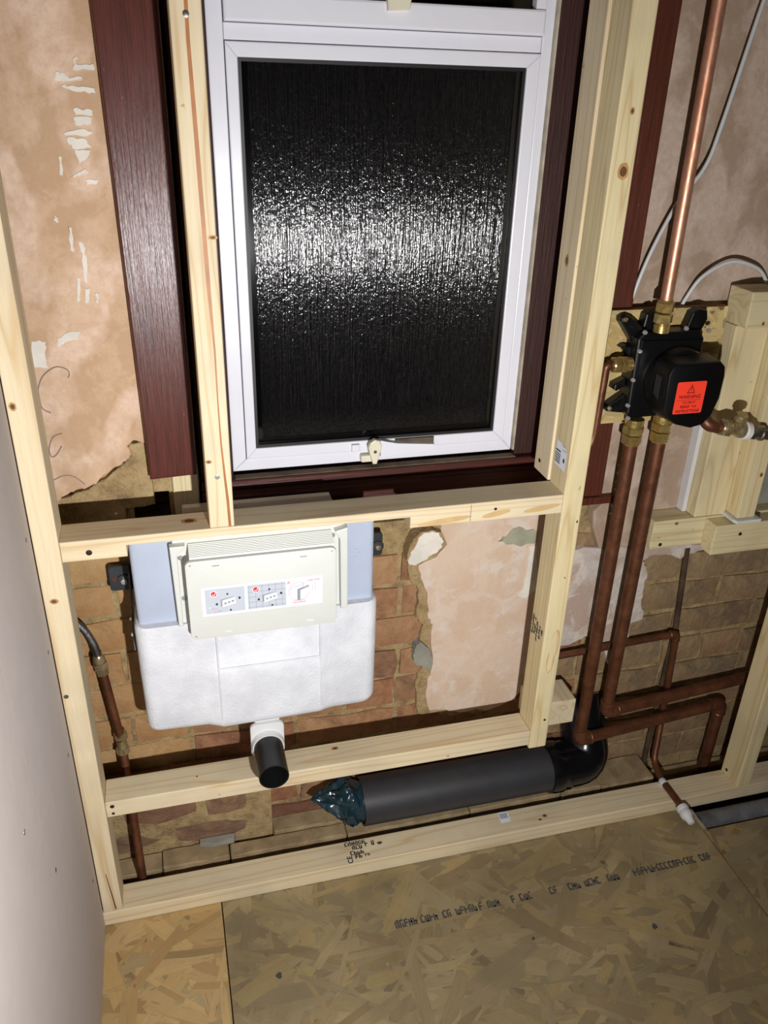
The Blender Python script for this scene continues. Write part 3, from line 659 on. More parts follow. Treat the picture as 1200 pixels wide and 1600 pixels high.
sp = timber('sole_plate', -.236, 2.2, 0, .064, .0005, .038, 'pine_x', 'long pine sole plate lying on the strand board floor', None, 'rail')
marks_rnd = random.Random(9); UP = (0, 0, 1)
for k, (yy, x0, n) in enumerate(((.049, .283, 6), (.037, .290, 4), (.023, .283, 5), (.012, .300, 3))):
    marks('ink_stamp', (x0, yy, .0384), (1, -.02, 0), (0, 1, 0), n, .0110, .0080, 'print', sp, marks_rnd, .9)
text('ink_stamp', 'CE', .016, 'print', sp, frame((.288, .012, .0384), (0, 1, 0), (-1, 0, 0)), bold=.0004)
marks('ink_stamp', (.328, .040, .0384), (1, 0, 0), (0, 1, 0), 3, .015, .0075, 'print', sp, marks_rnd, .9); marks('ink_stamp', (.322, .014, .0384), (1, 0, 0), (0, 1, 0), 2, .008, .006, 'print_faint', sp, marks_rnd, .9)
knot(sp, (.362, .042, .038), UP, .004, .006, 'x', False); knot(sp, (.76, .028, .038), UP, .003, .004, 'x'); knot(sp, (.745, .02, .038), UP, .003, .004, 'x', False)
sl = flat('paper_label', [(.651, .030, .0384), (.676, .032, .0384), (.679, .060, .0384), (.656, .062, .0384)], 'labelwhite', sp)
for k in range(5): flat('label_print', [(.656+.0038*k, .042, .0386), (.6578+.0038*k, .042, .0386), (.6590+.0038*k, .057, .0386), (.6572+.0038*k, .057, .0386)], 'print_faint', sl)
s2 = timber('timber_stud', 1.262, 1.300, 0, .063, .0385, 2.395, 'pine_green_z', 'pine stud standing on the sole plate beside the bent copper pipe', None, 'stud')
screw(s2, (1.262, .045, .055), LFT, 'screw_dark')
pk = timber('packing_board', .0, .262, .0640, .108, .878, .897, 'pine_old', 'short grey packing board lying behind the notched rail', None, 'timber')
sb = timber('timber_block', .7185, .822, .075, .150, .272, .338, 'pine_y', 'short sawn timber block poking out behind the doubled studs', None, 'timber')
# timbers fixed to the wall on the right
na = timber('timber_noggin', .966, 1.44, .120, .1730, .684, .751, 'pine_green', 'back noggin fixed to the wall with its sawn end showing', None, 'timber')
screw(na, (.99, .120, .694), FR, 'screw_dark'); knot(na, (1.02, .120, .742), FR, .0025, .003, 'x')
nb_ = timber('timber_noggin', 1.091, 1.44, .082, .1195, .676, .747, 'pine_green', 'front noggin screwed over the back noggin below the uprights', None, 'timber')
screw(nb_, (1.155, .082, .722), FR, 'screw_dark')
u1 = timber('timber_upright', 1.060, 1.136, .120, .160, .7525, 1.166, 'pine_green_z', 'wide flat pine upright behind the brass isolating valve', None, 'timber')
u2 = timber('timber_upright', 1.1375, 1.180, .082, .160, .7605, 1.150, 'pine_green_z', 'deeper pine upright standing on a white edging strip', None, 'timber')
knot(u2, (1.170, .082, .86), FR, .0025, .0035)
cb = timber('timber_block', 1.058, 1.44, .092, .160, 1.1675, 1.236, 'pine_green', 'horizontal pine block across the tops of the two uprights', None, 'timber')
knot(cb, (1.095, .092, 1.176), FR, .002, .003)
ps = timber('backing_strip', 1.050, 1.0595, .150, .1735, .7525, 1.0, 'whiteplastic', 'thin white strip between the wide upright and the plaster', None, 'strip', .001)
e = prism('edging_strip', [(1.128, .0825), (1.1300, .160), (1.190, .160), (1.190, .0720), (1.132, .0720)], .7525, .7600, 'whiteplastic', None, 'z', bev=.001); tag(e, 'white edging strip around the foot of the deeper upright', 'strip')
e2 = box('edging_strip', 1.181, 1.190, .098, .165, .7605, 1.05, 'whiteplastic', None, .001); tag(e2, 'vertical white edging strip along the side of the deeper upright', 'strip')
rr2 = prism('render_patch', [(1.191, .752), (1.40, .752), (1.40, .93), (1.191, .93)], .150, .1735, 'greymortar', PLU, 'y')

# strand board behind the valve
ob = thing('backing_board', (.93, .15, .975), 'strand board panel behind the black shower valve', 'board')
bo = box('panel', .800, 1.0485, .1405, .158, .976, 1.200, 'osb_core', ob, .001)
strands('wood_strands', .8005, 1.048, .9765, 1.1995, 330, lambda x, y, z: (x, .1404-z, y), 'osb', ob, rf, [srgb(214, 188, 128), srgb(196, 166, 104), srgb(222, 200, 144), srgb(180, 148, 88), srgb(200, 178, 124), srgb(176, 160, 120)], (.03, .09), (.008, .02))
for x in (.83, 1.02): box('batten', x-.012, x+.012, .1582, .1735, .985, 1.19, 'pine_z', ob)

# ================================================================== CISTERN
ci = thing('toilet_cistern', (.12, .10, .37), 'concealed cistern in a white foam jacket with a blue grey tank', 'cistern')
bm = bmesh.new(); add_prism(bm, rrect(-.093, .333, .665, .8835, .020, 5), .0425, .0625, 'y', bev=.008, seg=3)
add_box(bm, -.090, .330, .0600, .160, .667, .838, .006, 2); tk = fin('tank', bm, 'tank', ci, True)
bm = bmesh.new()
for a in range(7):   # faint moulded mark: a ring of short raised dashes
    t = 2*math.pi*a/7; cx, cz = .292+.012*math.cos(t), .800+.010*math.sin(t); add_box(bm, cx-.004, cx+.004, .0418, .0427, cz-.0012, cz+.0012)
fin('moulded_mark', bm, 'tank', tk)
# foam jacket: swept cross-section, slightly narrower at the foot, with a proud middle
def jacket():
    bm = bmesh.new(); prof = []
    def sec(z, inset, dz):
        x0, x1 = -.1005+inset, .3405-inset; yb = .166; yf = .0275; r = .022
        p = []
        for k in range(6): t = math.radians(180+90*k/5); p.append((x0+r+r*math.cos(t), yf+r+r*math.sin(t)))
        for (x, y) in ((.012, 0), (.030, -.006), (.040, -.0105), (.225, -.0105), (.235, -.006), (.252, 0)): p.append((x, yf+y))
        for k in range(6): t = math.radians(270+90*k/5); p.append((x1-r+r*math.cos(t), yf+r+r*math.sin(t)))
        p += [(x1, yb-.01), (x1-.01, yb), (x0+.01, yb), (x0, yb-.01)]
        return [bm.verts.new((x, y, z)) for x, y in p]
    zs = [(.458, .014), (.460, .008), (.466, .004), (.476, .0015), (.52, .001), (.58, .0005), (.599, 0), (.601, 0), (.66, 0), (.694, 0), (.699, .0015), (.701, .004)]
    R = [sec(z, i, 0) for z, i in zs]; n = len(R[0])
    for a, b in zip(R, R[1:]):
        for k in range(n): bm.faces.new((a[k], a[(k+1) % n], b[(k+1) % n], b[k]))
    # foot edge tucked under, upper middle panel set back a touch
    for i, (z, ins) in enumerate(zs):
        for k in range(n):
            v = R[i][k]
            if z < .47: v.co.y += (v.co.y < .05)*(.470-z)*.9
            if z > .6 and .036 < v.co.x < .23 and v.co.y < .03: v.co.y += .0022
            if z < .47: v.co.z += .0035*math.sin((v.co.x+.1)*29)
    bm.faces.new(R[0][::-1]); bm.faces.new(R[-1]); return fin('foam_jacket', bm, 'eps', ci, True)
jk = jacket()
for pts in ([(.0385, .0168, .48), (.0385, .0168, .692)], [(.2265, .0168, .48), (.2265, .0168, .692)], [(.0385, .0168, .600), (.2265, .0168, .600)]): tube('moulded_seam', pts, .0016, 'eps', jk, 8)
# cream inspection frame
fr = box('mount_plate', -.022, .276, .034, .0422, .694, .878, 'cream', ci, .002)
prism('flange', [(-.0235, .701), (-.0160, .701), (-.0150, .845), (-.006, .853), (-.001, .862), (-.0265, .862)], .020, .0339, 'cream', ci, 'y', bev=.002, seg=2)
prism('flange', [(.255, .862), (.278, .868), (.279, .70), (.266, .70), (.264, .845)], .018, .0339, 'cream', ci, 'y', bev=.002, seg=2)
for (x, z) in ((-.010, .833), (-.010, .752), (.2535, .8475)): lathe('screw_head', (x, .0338, z), (0, -1, 0), [(0, .005), (.002, .0046), (.004, .0028)], 'chrome', fr, 12)
# ribbed access duct: stepped ribs rising towards the tank
bm = bmesh.new(); N = 9; pr = [(.0045, .690), (.0045, .846)]
for k in range(N):
    y = .0045+.0275*k/N; z = .846+.014*k/N; pr += [(y+.0008, z+.0016), (y+.0022, z+.0016), (y+.0024, z+.0004)]
pr += [(.033, .860), (.033, .690)]
add_prism(bm, pr, .004, .2505, 'x'); fin('access_duct', bm, 'cream', ci)
for x in (.052, .19): box('clip', x, x+.022, .026, .0338, .869, .8725, 'labelwhite', fr)
bm = bmesh.new(); add_prism(bm, rrect(-.0045, .2535, .6865, .8435, .010, 4), -.0035, .0030, 'y', bev=.0018, seg=2); ap = fin('access_plate', bm, 'cream', ci, True)
for x, z in ((.004, .8365), (.245, .8365), (.004, .6935)): lathe('rivet', (x, -.0034, z), (0, -1, 0), [(0, .0018), (.0006, .0014)], 'mastic', ap, 10)
for x, z in ((.046, .832), (.195, .832), (.060, .697), (.205, .6985)): box('slot', x-.006, x+.006, -.0038, -.003, z-.001, z+.0008, 'labelline' if z > .8 else 'labelbtn', ap)
# instruction sticker on the plate, flat print in thin layers
LX0, LX1, LZ0, LZ1 = .0185, .2275, .7325, .7905
def L(u, v, k=1): return (LX0+(LX1-LX0)*u, -.0037-.00025*k, LZ0+(LZ1-LZ0)*v)
def lquad(nm, u0, u1, v0, v1, mat, k, par): return flat(nm, [L(u0, v0, k), L(u1, v0, k), L(u1, v1, k), L(u0, v1, k)], mat, par)
def lpoly(nm, pts, mat, k, par): return flat(nm, [L(u, v, k) for u, v in pts], mat, par)
def lline(pts, w, mat, k, par, nm='print_line'):
    asp = (LZ1-LZ0)/(LX1-LX0)
    for (u0, v0), (u1, v1) in zip(pts, pts[1:]):
        dx, dz = (u1-u0), (v1-v0)*asp; l = math.hypot(dx, dz); nx, nz = -dz/l*w, dx/l*w/asp
        lpoly(nm, [(u0-nx, v0-nz), (u1-nx, v1-nz), (u1+nx, v1+nz), (u0+nx, v0+nz)], mat, k, par)
def ell(u, v, ru, n=16, a0=0): return [(u+ru*math.cos(a0+2*math.pi*i/n), v+ru*3.6*math.sin(a0+2*math.pi*i/n)) for i in range(n)]
lab = lquad('instruction_label', 0, 1, 0, 1, 'labelwhite', 0, ap)
for u0, u1 in ((.028, .348), (.372, .690)):
    lquad('label_panel', u0, u1, .08, .92, 'labelgrey', 1, lab)
    if u0 > .3:
        for k in range(6): u = u0+.012+.055*k; lline([(u, .09), (u, .91)], .0013, 'labelline', 2, lab)
        for k in range(5): v = .14+.18*k; lline([(u0+.002, v), (u1-.002, v)], .0013, 'labelline', 2, lab)
    uc, vc = u0+.19, .42
    lpoly('print_disc', ell(u0+.07, .76, .030), 'labelbtn', 3, lab); lpoly('print_disc', ell(u0+.07, .76, .0235), 'labelred', 4, lab)
    lline([(u0+.057, .755), (u0+.068, .70), (u0+.090, .82)], .0032, 'labelbtn', 5, lab)
    lpoly('print_shape', [(uc-.068, vc-.10), (uc-.056, vc-.13), (uc-.056, vc+.10), (uc+.045, vc+.19), (uc+.03, vc+.19), (uc-.068, vc+.12)], 'labelline', 3, lab)
    lpoly('print_shape', [(uc-.056, vc-.14), (uc+.055, vc-.05), (uc+.052, vc+.17), (uc-.053, vc+.09)], 'labelbtn', 4, lab)
    for du in (-.03, 0, .03): lquad('print_line', uc+du-.010, uc+du+.010, vc-.02+du, vc+.04+du, 'labelline', 5, lab)
    for du, dv in ((-.010, .30), (.010, -.27)): lpoly('print_arrow', ell(uc+du, vc+dv, .0085, 10), 'print', 4, lab)
    for du, dv, s in ((-.098, -.02, -1), (.085, .12, 1)): lpoly('print_arrow', [(uc+du-.006*s, vc+dv+.035), (uc+du+.002*s, vc+dv+.045), (uc+du+.014*s, vc+dv), (uc+du+.002*s, vc+dv-.045), (uc+du-.006*s, vc+dv-.03)], 'print', 4, lab)
lline([(.06, .30), (.085, .24), (.105, .25), (.15, .13), (.09, .13)], .0014, 'labelpink', 3, lab); lpoly('print_disc', ell(.06, .30, .008, 10), 'labelbtn', 4, lab)
e_ = ell(.80, .52, .088, 30)
lline(e_+[e_[0]], .0013, 'labelpink', 2, lab)
lline([(.73, .66), (.835, .76), (.835, .60)], .0013, 'labelline', 2, lab); lline([(.728, .40), (.73, .66)], .0013, 'labelline', 2, lab); lline([(.835, .76), (.84, .81)], .0013, 'labelline', 2, lab)
lpoly('print_shape', [(.785, .22), (.81, .22), (.812, .56), (.885, .66), (.885, .71), (.787, .60)], 'labelline', 3, lab)
text('print_letter', 'A', .0085, 'labelpink', lab, frame(L(.715, .86, 3), (1, 0, 0), (0, 0, 1)), bold=.0002)
rl = random.Random(2)
for u, v, n in ((.745, .12, 6), (.80, .12, 6), (.875, .86, 5), (.93, .86, 5)):
    marks('print_text', L(u, v, 3), (1, 0, 0), (0, 0, 1), n, .0022, .0020, 'labelpink', lab, rl, 1)
lline([(.745, .20), (.85, .20)], .0012, 'labelpink', 3, lab); lline([(.915, .50), (.915, .74)], .0012, 'labelpink', 3, lab); lline([(.94, .50), (.94, .78)], .0012, 'labelpink', 3, lab)
# steel wall brackets each side
for s, x0, x1, zt in ((-1, -.142, -.098, .757), (1, .338, .380, .772)):
    bk = prism('wall_bracket', rrect(x0, x1, zt-.052, zt, .006, 3), .158, .165, 'steel_dark', ci, 'y', bev=.001)
    xc = x0+.020 if s < 0 else x0+.026
    lathe('washer', (xc+.006, .1578, zt-.030), (0, -1, 0), [(0, .013), (.003, .012), (.0035, .006)], 'steel_dark', bk, 14)
    lathe('bolt_head', (xc+.006, .1545, zt-.030), (0, -1, 0), [(0, .0065), (.004, .006), (.005, .002)], 'chrome' if s < 0 else 'brass_dull', bk, 6, False)
    prism('slot', rrect(xc-.014, xc+.002, zt-.031, zt-.022, .003, 2), .1572, .1582, 'copper_dull' if s < 0 else 'hole', bk, 'y')
    xa = -.1035 if s < 0 else .3405
    lg = prism('bracket_strap', [(.157, zt-.052), (.157, zt), (.140, zt-.004), (.112, zt-.06), (.085, zt-.075), (.065, zt-.125), (.073, zt-.13), (.096, zt-.09), (.13, zt-.06)], xa if s > 0 else xa-.003, xa+.003 if s > 0 else xa, 'steel_dark', ci, 'x')
    for z_, y_ in ((zt-.075, .094), (zt-.10, .080)): lathe('bolt_head', (xa-.003 if s < 0 else xa+.003, y_, z_), (s, 0, 0), [(0, .004), (.003, .0036), (.004, .002)], 'chrome', lg, 10)
# flush bend and black pipe
nk = box('outlet_neck', .098, .148, .034, .090, .430, .464, 'whiteplastic', ci, .004, 2, True)
bm = bmesh.new(); add_prism(bm, rrect(.0885, .1545, .368, .4475, .010, 4), .026, .0335, 'y', bev=.002, seg=2); fl = fin('flush_bend', bm, 'whiteplastic', ci, True)
lathe('bend_collar', (.121, .0262, .398), (0, -1, 0), [(0, .0325), (.004, .0325), (.006, .0315), (.012, .0312)], 'whiteplastic', fl, 28)
fp = ring_lathe('flush_pipe', (.121, .0145, .398), (0, -1, 0), 0, .0805, .0285, .0262, 'blackabs', ci, 32)
lathe('pipe_bore', (.121, .0140, .398), (0, -1, 0), [(0, .0262), (.002, .0262)], 'hole', fp, 24)

# ================================================================== SHOWER VALVE
va = thing('shower_valve', (.91, .13, 1.0), 'black concealed shower valve with an orange warning sticker and brass unions', 'valve')
body = prism('valve_body', [(.842, 1.010), (.852, 1.000), (.905, 1.000), (.965, 1.008), (.978, 1.020), (.980, 1.150), (.970, 1.166), (.850, 1.166), (.840, 1.155)], .1000, .1395, 'blackplastic', va, 'y', bev=.004, seg=2)
bm = bmesh.new(); add_prism(bm, [(.849, 1.02), (.972, 1.02), (.974, 1.15), (.849, 1.152)], .0965, .0999, 'y'); fin('raised_panel', bm, 'blackplastic', body)
for pts in ([(.843, 1.142), (.866, 1.166), (.832, 1.191), (.818, 1.196), (.810, 1.191), (.811, 1.183)], [(.842, 1.044), (.855, 1.004), (.835, 1.006), (.810, 1.010), (.806, 1.017), (.812, 1.024)],
            [(.856, 1.163), (.885, 1.163), (.880, 1.196), (.870, 1.203), (.860, 1.196)], [(.948, 1.163), (.979, 1.150), (.992, 1.182), (.988, 1.198), (.972, 1.202), (.958, 1.196)],
            [(.83, 1.128), (.842, 1.114), (.842, 1.136), (.826, 1.139), (.820, 1.134)], [(.84, 1.06), (.84, 1.074), (.818, 1.064), (.817, 1.054), (.824, 1.050)]):
    prism('fixing_lug', pts, .118, .1395, 'blackplastic', va, 'y', bev=.003, seg=2)
for x, z in ((.8175, 1.188), (.8135, 1.0165)): lathe('screw_head', (x, .1178, z), (0, -1, 0), [(0, .0046), (.002, .0042), (.0028, .002)], 'brass_dull', va, 12)
for x, z in ((.850, 1.168), (.846, 1.133), (.842, 1.078), (.840, 1.028), (.888, 1.172), (.935, 1.172), (.984, 1.166), (.845, 1.002)):
    lathe('cap_screw', (x, .1005, z), (0, -1, 0), [(0, .0042), (.004, .0042), (.006, .003)], 'chrome', va, 12)
# round shroud and deep rounded cap
lathe('shroud_ring', (.928, .0964, 1.075), (0, -1, 0), [(0, .066), (.010, .065), (.014, .062), (.020, .061)], 'blackplastic', va, 40)
cap_out = [(.884, 1.127), (.975, 1.128), (.986, 1.118), (.989, 1.10), (.988, 1.056), (.978, 1.022), (.962, 1.004), (.938, .999), (.905, 1.008), (.884, 1.022), (.872, 1.042), (.870, 1.108), (.875, 1.121)]
def loft():
    bm = bmesh.new(); cx, cz = .93, 1.066; R = []
    for y, s in ((.078, 1.035), (.072, 1.02), (.066, 1.01), (.040, .995), (.034, .985), (.031, .965), (.030, .93)):
        R.append([bm.verts.new((cx+(x-cx)*s, y, cz+(z-cz)*s)) for x, z in cap_out])
    n = len(cap_out)
    for a, b in zip(R, R[1:]):
        for k in range(n): bm.faces.new((a[k], a[(k+1) % n], b[(k+1) % n], b[k]))
    bm.faces.new(R[0][::-1]); bm.faces.new(R[-1]); return fin('protective_cap', bm, 'blackplastic', va, True)
cp = loft()
for k in range(4): box('embossed_line', .8684, .8690, .050+.0048*k, .0506+.0048*k, 1.055+.002*k, 1.098, 'print_faint', cp)
stk = flat('warning_sticker', [(x, .0294, z) for x, z in rrect(.8915, .9520, 1.0310, 1.0925, .003, 3)], 'orange', cp); stk['label'] = 'orange warning sticker'
def tx(b, s, x, z, sx=1, bold=0): text('sticker_text', b, s, 'darkred', stk, frame((x, .0290, z), (1, 0, 0), (0, 0, 1)), sx, bold)
tx('WARNING', .0094, .9215, 1.0635, 1.0, .0002); tx('YOU MUST', .0056, .9215, 1.0525, 1.0, .0001); tx('READ', .0074, .9150, 1.0445, 1.05, .0002); tx('THE', .0052, .9335, 1.0443, 1.05, .0001); tx('INSTRUCTIONS', .0074, .9215, 1.0358, .95, .0002)
flat('sticker_line', [(.897, .0290, 1.0572), (.946, .0290, 1.0572), (.946, .0290, 1.0578), (.897, .0290, 1.0578)], 'darkred', stk)
tri = [(.9135, 1.0705), (.9305, 1.0705), (.9220, 1.0880)]; tin = [(.9160, 1.0720), (.9280, 1.0720), (.9220, 1.0845)]
for i in range(3): j = (i+1) % 3; flat('sticker_triangle', [(p[0], .0290, p[1]) for p in (tri[i], tri[j], tin[j], tin[i])], 'darkred', stk)
flat('sticker_mark', [(.9214, .0289, 1.0755), (.9226, .0289, 1.0755), (.9228, .0289, 1.0815), (.9212, .0289, 1.0815)], 'darkred', stk); flat('sticker_mark', [(.9214, .0289, 1.0733), (.9226, .0289, 1.0733), (.9226, .0289, 1.0745), (.9214, .0289, 1.0745)], 'darkred', stk)
# brass unions
def union(p, d, r, par, mat='brass', l=.05):
    g = lathe('union_body', p, d, [(0, r*1.2), (l*.25, r*1.2), (l*.27, r*1.02), (l*.45, r*1.02)], mat, par, 20)
    nut('union_nut', p, d, l*.3, l*.62, r*1.38, mat, g); nut('union_nut', p, d, l*.66, l*1.0, r*1.34, mat, g); lathe('olive', p, d, [(l, r*1.15), (l*1.06, r*1.05)], mat, g, 18)
union((.882, .098, 1.168), (0, 0, 1), .0125, va, l=.055)
union((.862, .100, .999), (0, 0, -1), .0150, va, l=.050); union((.924, .100, 1.004), (0, 0, -1), .0150, va, l=.054)
union((.839, .112, 1.105), (-1, 0, 0), .0120, va, l=.036)

# ================================================================== PIPES
def pipe(name, pts, r, mat, label, cat='pipe', group=None, n=18, fil=.02, elbows=()):
    o = thing(name, pts[-1] if pts[-1][2] < pts[0][2] else pts[0], label, cat, group)
    tube('pipe_run', smooth_path(pts, fil), r, mat, o, n)
    for (p, a, b) in elbows:      # soldered elbow: slightly fatter short bend over the corner
        p = Vector(p); a = (Vector(a)-p).normalized(); b = (Vector(b)-p).normalized(); l = r*2.1
        el = tube('elbow', smooth_path([p+a*l, p, p+b*l], r*1.6), r*1.16, mat, o, n)
        for q, dd in ((p+a*l, a), (p+b*l, b)): lathe('solder_ring', q-dd*.003, dd, [(0, r*1.17), (.0015, r*1.24), (.004, r*1.22), (.0055, r*1.05)], mat, el, n)
    return o
pipe('copper_pipe', [(.866, .082, 2.39), (.882, .098, 1.222)], .0112, 'copper', 'bright copper riser running up from the top of the shower valve')
pipe('copper_pipe', [(.862, .100, .950), (.863, .100, .188), (1.275, .136, .192), (1.270, .136, -.29)], .0140, 'copper_dull', 'thick copper pipe turning right and then down through the floor', fil=.02,
     elbows=(((.863, .100, .188), (.862, .1, .95), (1.275, .136, .192)), ((1.275, .136, .192), (.863, .1, .188), (1.270, .136, -.29))))
pipe('copper_pipe', [(.924, .100, .951), (.922, .100, .262), (1.50, .148, .266)], .0140, 'copper_dull', 'thick copper pipe turning right along the wall behind the corner stud',
     elbows=(((.922, .1, .262), (.924, .1, .951), (1.5, .148, .266)),))
sm = pipe('copper_pipe', [(.40+.33, .155, .398), (1.112, .155, .417), (1.123, .152, .16), (1.096, .112, .054), (1.087, .052, .0475), (1.087, -.046, .0475)], .0080, 'copper_dull', 'thin copper pipe bent over the sole plate with a white capped end', fil=.022, n=14,
     elbows=(((1.112, .155, .417), (.73, .155, .398), (1.123, .152, .16)),))
lathe('pipe_clip', (1.087, .050, .0475), (0, -1, 0), [(-.0075, .0085), (-.006, .0093), (.006, .0093), (.0075, .0085)], 'whiteplastic', sm, 16)
box('clip_foot', 1.078, 1.096, .044, .056, .0383, .0405, 'whiteplastic', sm)
lathe('end_cap', (1.087, -.028, .0475), (0, -1, -.12), [(0, .0095), (.002, .0140), (.010, .0150), (.014, .0132), (.020, .0150), (.030, .0140), (.036, .010), (.046, .0085), (.048, .006)], 'whiteplastic', sm, 20)
pipe('copper_pipe', [(.803, .112, 1.105), (.789, .112, 1.105), (.786, .112, .96), (.775, .112, .93), (.74, .112, .925)], .0082, 'copper_dark', 'thin dark copper pipe dropping from the left union of the valve', fil=.014, n=14)
rp = pipe('copper_pipe', [(.990, .088, 1.016), (.999, .062, .990), (1.20, .060, .9485), (1.30, .086, .928), (1.42, .086, .905)], .0110, 'copper_dark', 'short copper pipe with a brass isolating valve and white tape', fil=.02,
     elbows=(((.999, .062, .990), (.990, .088, 1.016), (1.24, .06, .940)),))
d = Vector((1.24-.997, 0, .940-.992)).normalized(); P0 = Vector((.997, .060, .992))
iso = lathe('isolating_valve', P0, d, [(.030, .013), (.034, .016), (.046, .016), (.050, .0135), (.062, .0125), (.070, .0135), (.074, .016), (.086, .016), (.090, .013)], 'brass_dull', rp, 20)
nut('valve_nut', P0, d, .033, .050, .0185, 'brass_dull', iso)
lathe('tape_ring', P0, d, [(.084, .0165), (.086, .0185), (.096, .0185), (.098, .016)], 'ptfe', rp, 20)
nut('pipe_nut', P0, d, .100, .112, .0165, 'screw', rp); lathe('nut_collar', P0, d, [(.112, .0130), (.124, .0130), (.126, .0155), (.132, .0155), (.134, .012)], 'screw', rp, 20)
q = P0+d*.062; lathe('valve_spindle', (q.x, .052, q.z+.012), (0, -.35, .94), [(-.006, .009), (.010, .010), (.014, .0135), (.022, .0135), (.025, .011)], 'brass_dull', iso, 20)
# supply on the left
lp = thing('copper_pipe', (-.149, .15, -.20), 'copper supply pipe behind the left stud with a braided hose', 'pipe')
tube('hose', spline([(-.27, .15, .70), (-.235, .15, .672), (-.203, .15, .640), (-.186, .15, .598), (-.181, .15, .562)], 6), .0072, 'braid', lp, 14)
A = Vector((-.181, .15, .566)); B = Vector((-.163, .15, .348)); dd = (B-A).normalized()
un = lathe('union_body', A, dd, [(-.006, .0085), (0, .0115), (.010, .0115), (.012, .009), (.028, .009)], 'brass_dull', lp, 18); nut('union_nut', A, dd, .012, .026, .0145, 'brass_dull', un); nut('union_nut', A, dd, .028, .040, .0125, 'brass_dull', un)
tube('pipe_run', [A+dd*.03, B], .0088, 'copper_dark', lp, 16)
C2 = Vector((-.1555, .086, .03)); d2 = (C2-B).normalized()
cpg = lathe('coupling', B, d2, [(-.024, .010), (-.022, .0125), (-.010, .0125), (-.008, .010), (.010, .010), (.012, .0125), (.024, .0125), (.026, .010)], 'brass_dull', lp, 18); nut('coupling_nut', B, d2, -.023, -.009, .0142, 'brass_dull', cpg); nut('coupling_nut', B, d2, .011, .024, .0142, 'brass_dull', cpg)
tube('pipe_run', [B+d2*.02, C2, C2+Vector((.002, -.004, -.20))], .0088, 'copper_dark', lp, 16)
ch = thing('braided_hose', (-.19, .12, .80), 'short loop of chrome braided hose behind the left end of the notched rail', 'hose')
tube('hose_run', spline([(-.30, .13, .77), (-.225, .12, .800), (-.185, .115, .818), (-.150, .115, .834), (-.125, .12, .840), (-.110, .125, .838)], 6), .0065, 'braid', ch, 12)

# ---- soil pipe
so = thing('soil_pipe', (.58, .12, .04), 'charcoal plastic soil pipe lying behind the sole plate with a glossy bend', 'pipe')
ring_lathe('pipe_run', (.335, .119, .094), (1, 0, 0), 0, .475, .055, .0505, 'soilpipe', so, 40)
lathe('pipe_bore', (.36, .119, .094), (1, 0, 0), [(0, .0504), (.004, .0504)], 'hole', so, 30)
cl = lathe('bend_socket', (.795, .119, .094), (1, 0, 0), [(0, .0555), (.001, .0600), (.012, .0620), (.030, .0620), (.034, .0590), (.05, .0590)], 'soilgloss', so, 40)
tube('bend', smooth_path([(.83, .119, .094), (.907, .120, .094), (.912, .165, .150), (.916, .215, .230)], .055), .0560, 'soilgloss', so, 36)
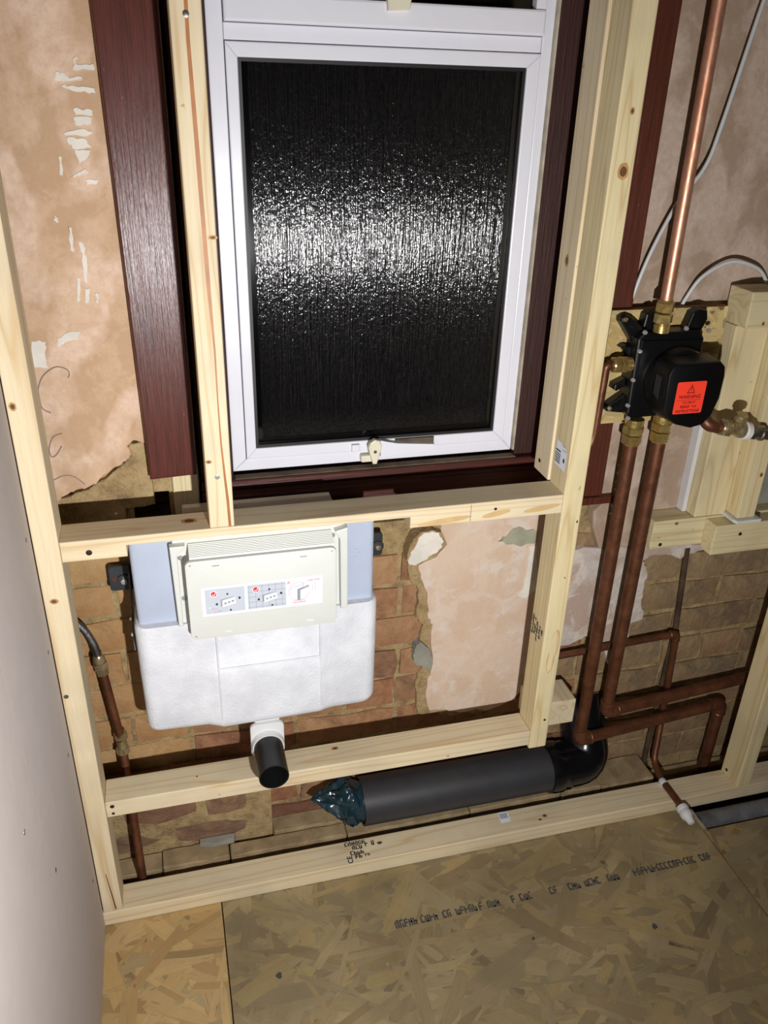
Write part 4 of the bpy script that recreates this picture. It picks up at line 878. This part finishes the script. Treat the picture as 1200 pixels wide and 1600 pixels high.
# ---- crumpled liner stuffed in its mouth
def bag():
    from mathutils import noise as mn
    bm = bmesh.new(); n = 60; R = []
    key = [(.352, .049), (.338, .049), (.325, .047), (.312, .050), (.296, .047), (.280, .041), (.264, .032), (.248, .022), (.234, .012), (.224, .003)]
    prof = []
    for (xa, ra), (xb, rb_) in zip(key, key[1:]): prof += [(xa+(xb-xa)*q/4, ra+(rb_-ra)*q/4) for q in range(4)]
    prof.append(key[-1])
    for i, (x, rad) in enumerate(prof):
        ring = []; w = max(0, min(1, (i-5)/6))
        for k in range(n):
            t = 2*math.pi*k/n; p = Vector((x*26, math.cos(t)*1.5, math.sin(t)*1.5))
            fold = 1-2*abs(mn.noise(p))-.8*abs(mn.noise(p*2.3+Vector((4, 1, 7))))+.5*mn.noise(p*.7)
            c = 1+w*(.34*(fold-.45)); rr_ = rad*c
            ring.append(bm.verts.new((x+w*.010*mn.noise(p*1.4+Vector((9, 9, 2))), .119+rr_*math.cos(t)*.92, .094+rr_*math.sin(t)+w*(.338-x)*.32)))
        R.append(ring)
    for a, b in zip(R, R[1:]):
        for k in range(n): bm.faces.new((a[k], a[(k+1) % n], b[(k+1) % n], b[k]))
    bm.faces.new(R[-1]); bm.faces.new(R[0][::-1])
    o = fin('plastic_bag', bm, 'bag', None, True)
    return tag(o, 'crumpled teal bin liner stuffed into the mouth of the soil pipe', 'bag')
bg = bag()
for v in bg.data.vertices: v.co.z = max(v.co.z, .045 if v.co.x > .3 else .027)
# ---- rusty conduit on the wall, waste pipe in the floor, cables
rc = thing('rusty_conduit', (1.12, .18, -.08), 'thin rusty iron conduit running down the bare brick', 'conduit')
tube('conduit_run', [(1.106, .178, .640), (1.124, .178, .42), (1.121, .178, .234), (1.119, .178, .02), (1.121, .172, -.12)], .0068, 'rust', rc, 10)
lathe('conduit_foot', (1.120, .174, -.01), (0, 0, -1), [(0, .008), (.02, .012), (.05, .012)], 'rust', rc, 12)
wp = thing('waste_pipe', (1.6, -.035, -.05), 'scuffed grey waste pipe lying in the gap of the floor boards', 'pipe')
ring_lathe('pipe_run', (1.145, -.032, -.022), (1, 0, 0), 0, .95, .0265, .023, 'greypipe', wp, 28); lathe('pipe_bore', (1.150, -.032, -.022), (1, 0, 0), [(0, .0229), (.002, .0229)], 'hole', wp, 20)
box('joist_strip', 1.133, 1.143, -.068, 0.0, -.10, -.001, 'pine_old', floor)
for pts, lb in (([(1.06, .155, 2.0), (.998, .152, 1.697), (.964, .150, 1.517), (.946, .150, 1.446), (.904, .150, 1.385), (.868, .152, 1.300), (.850, .157, 1.225), (.846, .1655, 1.17)], 'white cable passing behind the bright copper riser'),
                ([(.958, .1655, 1.185), (.966, .160, 1.215), (.987, .152, 1.255), (1.037, .148, 1.281), (1.090, .150, 1.272), (1.125, .155, 1.250), (1.16, .163, 1.20)], 'white cable arching over to the pine block above the uprights')):
    tag(tube('white_cable', spline(pts, 8), .0036, 'cable', None, 10), lb, 'cable')
